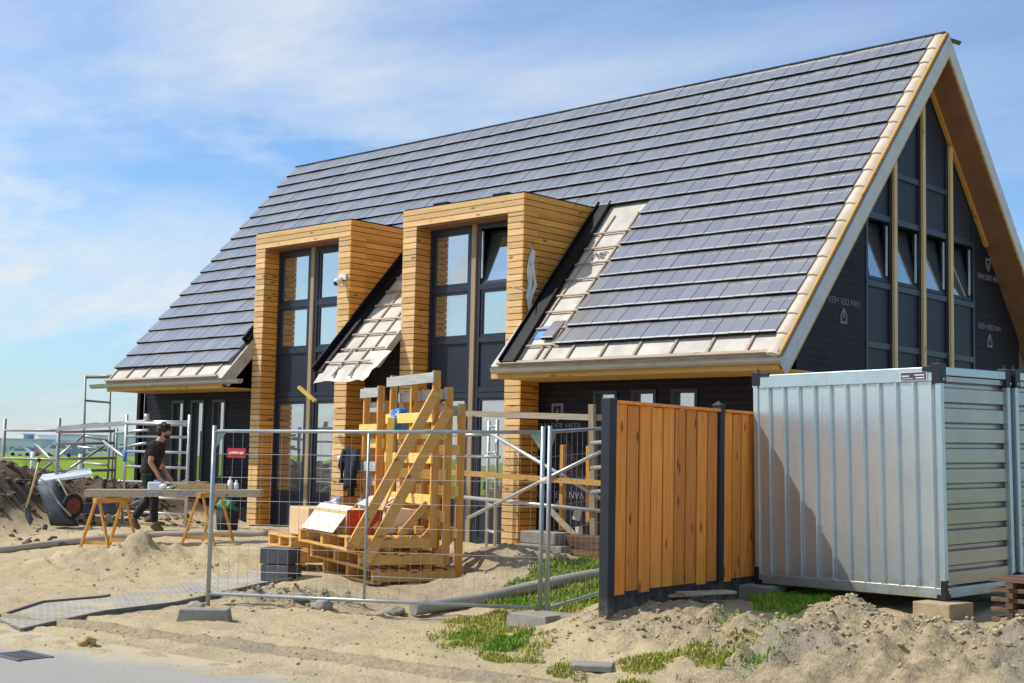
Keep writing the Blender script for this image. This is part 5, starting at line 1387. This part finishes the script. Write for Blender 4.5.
for i in range(26):
    a = random.uniform(0, 6.28); z = random.uniform(.25, 1.0); q = math.sqrt(1-min(.98, z*z))
    mb.ball((.205+.095*q*math.cos(a)+(.02 if z > .6 else 0), .088*q*math.sin(a), 1.672+.092*z), random.uniform(.018, .032), (1, 1, 1), 2, .6, i)
hair = mb.build('hair', MT['hair'], per, smooth=True)
mb = MB(); mb.ball((.278, 0, 1.545), .042, (.9, 1.15, .75), 3, .2, 3); mb.ball((.25, .045, 1.565), .035, (.8, .6, 1.3), 2); mb.ball((.25, -.045, 1.565), .035, (.8, .6, 1.3), 2); mb.build('beard', MT['hair'], per, smooth=True)
for s in (1, -1):
    mb = MB(); mb.ball((.300, s*.034, 1.640), .009); mb.ball((.302, s*.034, 1.657), .012, (.5, 1.2, .3)); mb.build('eye', MT['eye'], per, smooth=True)
LOCAL.add(per.name); per.scale = (1.06, 1.06, 1.06)

# ---------------------------------------------------------------- grass
def inpoly(p, P):
    c = False; n = len(P)
    for i in range(n):
        a, b = P[i], P[(i+1) % n]
        if (a[1] > p[1]) != (b[1] > p[1]) and p[0] < (b[0]-a[0])*(p[1]-a[1])/(b[1]-a[1])+a[0]: c = not c
    return c
def grass(name, px, n, hmin, hmax, mat, zref=0.0, thr=-1, clump=2.2):
    P = []
    for x, y in px:
        q = gpt(x, y, zref)
        for _ in range(8): q = gpt(x, y, gz(q.x, q.y, False))
        P.append((q.x, q.y))
    x0, x1 = min(p[0] for p in P), max(p[0] for p in P); y0, y1 = min(p[1] for p in P), max(p[1] for p in P)
    vs, fs = [], []; k = 0; tries = 0
    while k < n and tries < n*30:
        tries += 1
        x, y = random.uniform(x0, x1), random.uniform(y0, y1)
        jx, jy = x+.12*noise.noise(Vector((x*4, y*4, 1))), y+.12*noise.noise(Vector((x*4, y*4, 5)))
        if not inpoly((jx, jy), P): continue
        q = noise.noise(Vector((x*clump, y*clump, 2.2)))
        if q < thr+random.uniform(-.5, .5): continue
        z = gz(x, y); h = random.uniform(hmin, hmax)*(.75+.5*max(-.5, q)); a = random.uniform(0, 6.28); w = random.uniform(.004, .009)
        le = random.uniform(.1, .7)*h; b = a+random.uniform(-.8, .8)+1.57
        dx, dy = math.cos(a)*w, math.sin(a)*w; lx, ly = math.cos(b)*le, math.sin(b)*le
        i = len(vs)
        vs += [(x-dx, y-dy, z-.01), (x+dx, y+dy, z-.01), (x+dx*.7+lx*.4, y+dy*.7+ly*.4, z+h*.62), (x-dx*.7+lx*.4, y-dy*.7+ly*.4, z+h*.62), (x+lx, y+ly, z+h)]
        fs += [(i, i+1, i+2, i+3), (i+3, i+2, i+4)]; k += 1
    me = bpy.data.meshes.new(name); me.from_pydata(vs, [], fs); me.materials.append(mat)
    o = bpy.data.objects.new(name, me); col.objects.link(o); tag(o, kind='stuff'); return o
g_ = grass('grass', [(478, 603), (540, 590), (610, 578), (640, 575), (640, 592), (606, 600), (560, 616), (520, 612)], 15000, .03, .10, MT['grass'], .05, -.5)
g2_ = grass('grass', [(478, 603), (540, 590), (610, 578), (640, 592), (606, 600), (560, 620), (512, 618)], 2500, .03, .11, MT['grass_dry'], .05, -.1, 3.5); tag(g2_, 'dry blades among the green grass behind the mesh fence', 'grass')
tag(g_, 'bright green grass growing behind the mesh fence beside the timber post', 'grass')
g_ = grass('grass', [(445, 640), (472, 634), (515, 637), (535, 645), (525, 652), (500, 651), (455, 648)], 2600, .02, .07, MT['grass'], -.08, .05, 3.5)
tag(g_, 'low green grass patch in front of the concrete fence feet', 'grass')
g_ = grass('grass', [(425, 634), (470, 628), (530, 634), (560, 648), (545, 658), (490, 655), (440, 650)], 1300, .015, .06, MT['grass_dry'], -.08, .05, 4)
tag(g_, 'dry yellowish blades mixed round the low grass patch by the fence feet', 'grass')
g_ = grass('grass', [(755, 596), (800, 592), (835, 600), (812, 612), (760, 611)], 6000, .05, .13, MT['grass'], .15, -.35)
tag(g_, 'green grass tuft in the shade under the zinc container', 'grass')
g_ = grass('grass', [(445, 622), (520, 612), (535, 628), (520, 634), (455, 632)], 3800, .03, .08, MT['grass_dry'], -.08, -.05, 4)
tag(g_, 'thin yellow-green grass along the bottom rail of the mesh fence', 'grass')
g_ = grass('grass', [(450, 652), (520, 658), (620, 666), (720, 668), (760, 676), (690, 686), (600, 682), (520, 668)], 4200, .02, .065, MT['grass_dry'], -.08, .33, 3)
tag(g_, 'sparse yellowish grass along the sandy road verge', 'grass')
g_ = grass('grass', [(700, 655), (760, 640), (790, 655), (830, 668), (800, 680), (720, 676)], 500, .03, .07, MT['grass'], -.02, .45, 3)
tag(g_, 'scattered green tufts at the foot of the dirt ridge', 'grass')
g_ = grass('grass', [(20, 462), (48, 458), (60, 470), (52, 482), (36, 478)], 1500, .15, .4, MT['grass'], 1.0, -.6, 3)
tag(g_, 'green weeds on top of the dark soil heap', 'weeds')
# loose clods and gravel
def scatter(name, spots, n, r0, r1, mat, label):
    vs, fs = [], []
    base = bmesh.new(); bmesh.ops.create_icosphere(base, subdivisions=1, radius=1); bv = [v.co.copy() for v in base.verts]; bf = [[v.index for v in f.verts] for f in base.faces]; base.free()
    for _ in range(n):
        c, rx, ry = random.choice(spots)
        x, y = random.gauss(c[0], rx), random.gauss(c[1], ry); r = r0*(r1/r0)**(random.random()**2.2); z = gz(x, y)
        s = random.random()*50; i = len(vs); a = random.uniform(0, 6.28); ca_, sa_ = math.cos(a), math.sin(a)
        for v in bv:
            k = r*(1+.55*noise.noise(v*1.3+Vector((s, 0, 0)))); u, w_ = v.x*k*1.25, v.y*k*.85
            vs.append((x+u*ca_-w_*sa_, y+u*sa_+w_*ca_, z+v.z*k*.7+r*.25))
        fs += [[i+q for q in f] for f in bf]
    me = bpy.data.meshes.new(name); me.from_pydata(vs, [], fs); me.materials.append(mat); o = bpy.data.objects.new(name, me); col.objects.link(o); tag(o, label, None, kind='stuff'); return o
MT['clod'] = simple('earth_clods', (.56, .45, .28), .95, var=.5, scale=9, bmp=.5)
MT['clod_dark'] = simple('dark_earth_clods', (.17, .13, .09), .95, var=.45, scale=9, bmp=.5)
sp_ = []
for (a, ha), (b, hb) in zip(RID, RID[1:]):
    for k in range(3):
        q = a.lerp(b, k/3+.1); sp_.append(((q.x, q.y), .28, .33))
o = scatter('earth_clods', sp_, 2600, .005, .028, MT['clod'], 'loose clods of earth on the dirt ridge in front of the container'); o['category'] = 'clods'
q1 = HER; q2 = HUMP
o = scatter('earth_clods', [((HER.x, HER.y), .7, .35), ((HER.x-.4, HER.y-.2), .6, .25), ((HUMP.x, HUMP.y), 1.0, .6), ((SMALL.x, SMALL.y), .25, .25), ((SANDM.x, SANDM.y), .9, .7)], 1800, .006, .032, MT['clod'], 'loose clods of earth around the mesh fence and the pallets'); o['category'] = 'clods'
o = scatter('earth_clods', [((HEAP1.x, HEAP1.y), 1.8, 1.3), ((HEAP2.x, HEAP2.y), 1.3, .8)], 1500, .015, .09, MT['clod_dark'], 'dark clods of earth on the soil heap at the left'); o['category'] = 'clods'
o = scatter('gravel', [((W(140+120*i, 640+3*i, 12.2-.2*i).x, W(140+120*i, 640+3*i, 12.2-.2*i).y), 1.2, .6) for i in range(4)]+[((SANDM.x+1, SANDM.y-1), 2.2, .9)], 800, .004, .016, MT['rock'], 'small stones strewn over the sandy verge'); o['category'] = 'gravel'

# ---------------------------------------------------------------- far buildings across the field
def far_box(name, x0, x1, ytop, ybase, D, depth, mats, label, cat='building', roofh=0, nwin=0, band=None):
    a, b = W(x0, 449, D), W(x1, 449, D); zt = W((x0+x1)/2, ytop, D).z; d = (b-a); d.z = 0; L = d.length; d.normalize(); n = Vector((-d.y, d.x, 0))
    if n.dot(fw) < 0: n = -n
    t = thing(name, label, cat, (a.x, a.y, .1)); m3 = Matrix((d, n, (0, 0, 1))).transposed()
    c = Vector(((a.x+b.x)/2, (a.y+b.y)/2, 0))+n*depth/2
    mb = MB(); mb.box((c.x, c.y, zt/2), (L, depth, zt), m3); mb.build('wall', mats[0], t)
    mb = MB(); mb.box((c.x, c.y, zt+.12), (L+.5, depth+.5, .3), m3)
    if roofh: mb.prism([Vector((c.x, c.y, zt+.27))+d*(-L/2)+n*(-depth/2), Vector((c.x, c.y, zt+.27))+d*(-L/2)+n*(depth/2), Vector((c.x, c.y, zt+.27+roofh))+d*(-L/2)], d*L)
    mb.build('roof', mats[1], t)
    if nwin:
        for k in range(nwin):
            mb = MB(); p = c-n*(depth/2+.06)+d*(L*((k+.5)/nwin-.5)); w = L/nwin*.55; mb.box((p.x, p.y, zt*.38), (w, .1, zt*.28), m3); mb.build('window', mats[2], t)
    if band is not None:
        mb = MB(); p = c-n*(depth/2+.08); mb.box((p.x, p.y, zt*.82), (L*.98, .1, zt*.2), m3); mb.build('fascia_band', band, t)
    return t
HZ = lambda n, c: simple(n, c, .8, var=.12, scale=.05)  # base colours with distance haze mixed in
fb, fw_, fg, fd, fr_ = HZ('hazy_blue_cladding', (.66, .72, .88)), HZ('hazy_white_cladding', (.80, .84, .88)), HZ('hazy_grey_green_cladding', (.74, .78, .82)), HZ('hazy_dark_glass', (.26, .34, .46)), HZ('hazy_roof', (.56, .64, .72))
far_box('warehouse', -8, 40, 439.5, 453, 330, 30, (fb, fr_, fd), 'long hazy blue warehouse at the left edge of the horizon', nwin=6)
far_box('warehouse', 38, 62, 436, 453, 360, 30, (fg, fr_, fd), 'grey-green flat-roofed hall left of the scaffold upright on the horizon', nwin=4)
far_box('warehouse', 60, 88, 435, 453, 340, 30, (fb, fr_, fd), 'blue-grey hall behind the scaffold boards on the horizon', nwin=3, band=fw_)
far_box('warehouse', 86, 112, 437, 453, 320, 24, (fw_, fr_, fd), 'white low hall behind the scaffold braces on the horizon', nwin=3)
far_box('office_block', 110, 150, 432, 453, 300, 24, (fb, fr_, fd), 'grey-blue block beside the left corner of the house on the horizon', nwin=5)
far_box('roof_unit', 23, 28, 434.5, 440, 332, 4, (fd, fr_, fd), 'small dark roof box on top of the blue warehouse', 'roof box')
def far_car(x, D, L, mat, label, h=1.5):
    a = W(x, 449, D); t = thing('parked_car', label, 'car', (a.x, a.y, .1), None, 'vehicles parked before the far halls'); d = rt.copy(); d.z = 0; d.normalize(); n = Vector((-d.y, d.x, 0)); A = Vector((a.x, a.y, .1))
    mb = MB(); pr = [(0, .35), (L, .35), (L, h*.55), (L*.82, h*.6), (L*.68, h), (L*.25, h), (L*.1, h*.62), (0, h*.58)]
    mb.prism([A+d*u+Vector((0, 0, z)) for u, z in pr], n*1.7); mb.build('body', mat, t)
    mb = MB(); mb.prism([A-n*.01+d*u+Vector((0, 0, z)) for u, z in ((L*.2, h*.64), (L*.74, h*.64), (L*.66, h*.93), (L*.28, h*.93))], -n*.02); mb.build('side_window', fd, t)
    for u in (.2, .8):
        mb = MB(); c = A+d*(L*u)+Vector((0, 0, .33)); mb.tube(c-n*.05, c+n*.2, .33, 12); mb.build('wheel', MT['rubber'], t)
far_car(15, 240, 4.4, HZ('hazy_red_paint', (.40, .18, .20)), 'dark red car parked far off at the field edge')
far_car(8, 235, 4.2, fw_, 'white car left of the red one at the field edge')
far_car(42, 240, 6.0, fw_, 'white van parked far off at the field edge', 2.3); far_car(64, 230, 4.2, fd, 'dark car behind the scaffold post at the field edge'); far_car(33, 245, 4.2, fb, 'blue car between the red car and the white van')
# wooden field posts
for i, (x, y0, y1, D, lab) in enumerate(((32, 452, 472, 60, 'pale field post left of the scaffold'), (80, 454, 472, 58, 'pale field post seen between the scaffold braces'))):
    p0 = W(x, y1, D); p0.z = .1; mb = MB(); mb.tube(p0, Vector((p0.x, p0.y, W(x, y0, D).z)), .10, 8); solo(mb, 'field_post', MT['white'], lab, 'post', p0)

# ---------------------------------------------------------------- world and light
SUN_AZ = Vector((-.78, -.63, 0)).normalized(); EL = R(50)
sd = bpy.data.lights.new('sun', 'SUN'); sd.energy = 4.3; sd.angle = R(.5); sd.color = (1, .945, .85)
so_ = bpy.data.objects.new('sun', sd); col.objects.link(so_)
sv_ = SUN_AZ*math.cos(EL)+Vector((0, 0, math.sin(EL)))
so_.rotation_euler = sv_.to_track_quat('Z', 'Y').to_euler(); so_.location = (-20, -20, 30)
w = bpy.data.worlds.new('World'); scn.world = w; w.use_nodes = True; nt = w.node_tree; nt.nodes.clear()
out = nt.nodes.new('ShaderNodeOutputWorld'); bg = nt.nodes.new('ShaderNodeBackground'); bg.inputs[1].default_value = .15
nt.links.new(bg.outputs[0], out.inputs[0])
sky = nt.nodes.new('ShaderNodeTexSky'); sky.sky_type = 'NISHITA'; sky.sun_disc = False; sky.sun_elevation = EL
sky.sun_rotation = math.atan2(SUN_AZ.x, SUN_AZ.y); sky.air_density = 1.0; sky.dust_density = .8; sky.ozone_density = 1.4
tc = nt.nodes.new('ShaderNodeTexCoord'); sx = nt.nodes.new('ShaderNodeSeparateXYZ'); nt.links.new(tc.outputs['Generated'], sx.inputs[0])
def mth(op, a, b=None, c=None):
    n = nt.nodes.new('ShaderNodeMath'); n.operation = op
    for i, v in enumerate((a, b, c)):
        if v is None: continue
        if isinstance(v, bpy.types.NodeSocket): nt.links.new(v, n.inputs[i])
        else: n.inputs[i].default_value = v
    return n.outputs[0]
zz_ = mth('MAXIMUM', mth('ADD', sx.outputs[2], .13), .05)
u_ = mth('DIVIDE', sx.outputs[0], zz_); v_ = mth('DIVIDE', sx.outputs[1], zz_)
cb = nt.nodes.new('ShaderNodeCombineXYZ'); nt.links.new(u_, cb.inputs[0]); nt.links.new(v_, cb.inputs[1])
mp = nt.nodes.new('ShaderNodeMapping'); mp.inputs['Rotation'].default_value = (0, 0, R(-43)); mp.inputs['Scale'].default_value = (.55, 1.35, 1); mp.inputs['Location'].default_value = (2.3, .6, 0)
nt.links.new(cb.outputs[0], mp.inputs[0])
n1 = nd(nt, 'ShaderNodeTexNoise'); n1.inputs['Scale'].default_value = .75; n1.inputs['Detail'].default_value = 8; n1.inputs['Roughness'].default_value = .6; n1.inputs['Distortion'].default_value = .5
nt.links.new(mp.outputs[0], n1.inputs['Vector'])
m1 = ramp(nt, n1.outputs['Fac'], .40, .62)
n2 = nd(nt, 'ShaderNodeTexNoise'); n2.inputs['Scale'].default_value = 5; n2.inputs['Detail'].default_value = 7; n2.inputs['Roughness'].default_value = .62
mp2 = nt.nodes.new('ShaderNodeMapping'); mp2.inputs['Rotation'].default_value = (0, 0, R(-43)); mp2.inputs['Scale'].default_value = (.9, 1, 2.4); nt.links.new(tc.outputs['Generated'], mp2.inputs[0]); nt.links.new(mp2.outputs[0], n2.inputs['Vector'])
low = mth('MULTIPLY', ramp(nt, n2.outputs['Fac'], .47, .58), ramp(nt, sx.outputs[2], .02, .30, (1, 1, 1), (0, 0, 0)))
side_ = mth('ADD', mth('MULTIPLY', sx.outputs[0], .731), mth('MULTIPLY', sx.outputs[1], .683))
wst = nt.nodes.new('ShaderNodeMapRange'); wst.inputs[1].default_value = .36; wst.inputs[2].default_value = -.12; wst.inputs[3].default_value = .22; wst.inputs[4].default_value = 1.0
nt.links.new(side_, wst.inputs[0]); m1 = mth('MULTIPLY', m1, wst.outputs[0])
n3 = nd(nt, 'ShaderNodeTexNoise'); n3.inputs['Scale'].default_value = 2.6; n3.inputs['Detail'].default_value = 9; n3.inputs['Roughness'].default_value = .66; nt.links.new(mp.outputs[0], n3.inputs['Vector'])
m1 = mth('MULTIPLY', m1, mth('ADD', .35, mth('MULTIPLY', n3.outputs['Fac'], 1.25)))
low = mth('MULTIPLY', low, wst.outputs[0])
cl = mth('MINIMUM', mth('ADD', mth('MULTIPLY', m1, .72), mth('MULTIPLY', low, 1.0)), .92)
tint = mix(nt, 1.0, sky.outputs[0], (.70, .94, 1.16), 'MULTIPLY')
haze = mix(nt, ramp(nt, sx.outputs[2], .0, .16, (.35, .35, .35), (0, 0, 0)), tint, (3.9, 4.5, 5.2))
fin_ = mix(nt, cl, haze, (5.3, 5.6, 5.9))
nt.links.new(fin_, bg.inputs[0])
scn.view_settings.view_transform = 'Standard'; scn.view_settings.look = 'None'; scn.view_settings.exposure = 0; scn.view_settings.gamma = 1
scn.render.engine = 'CYCLES'
scn.render.resolution_x = 1024; scn.render.resolution_y = 683
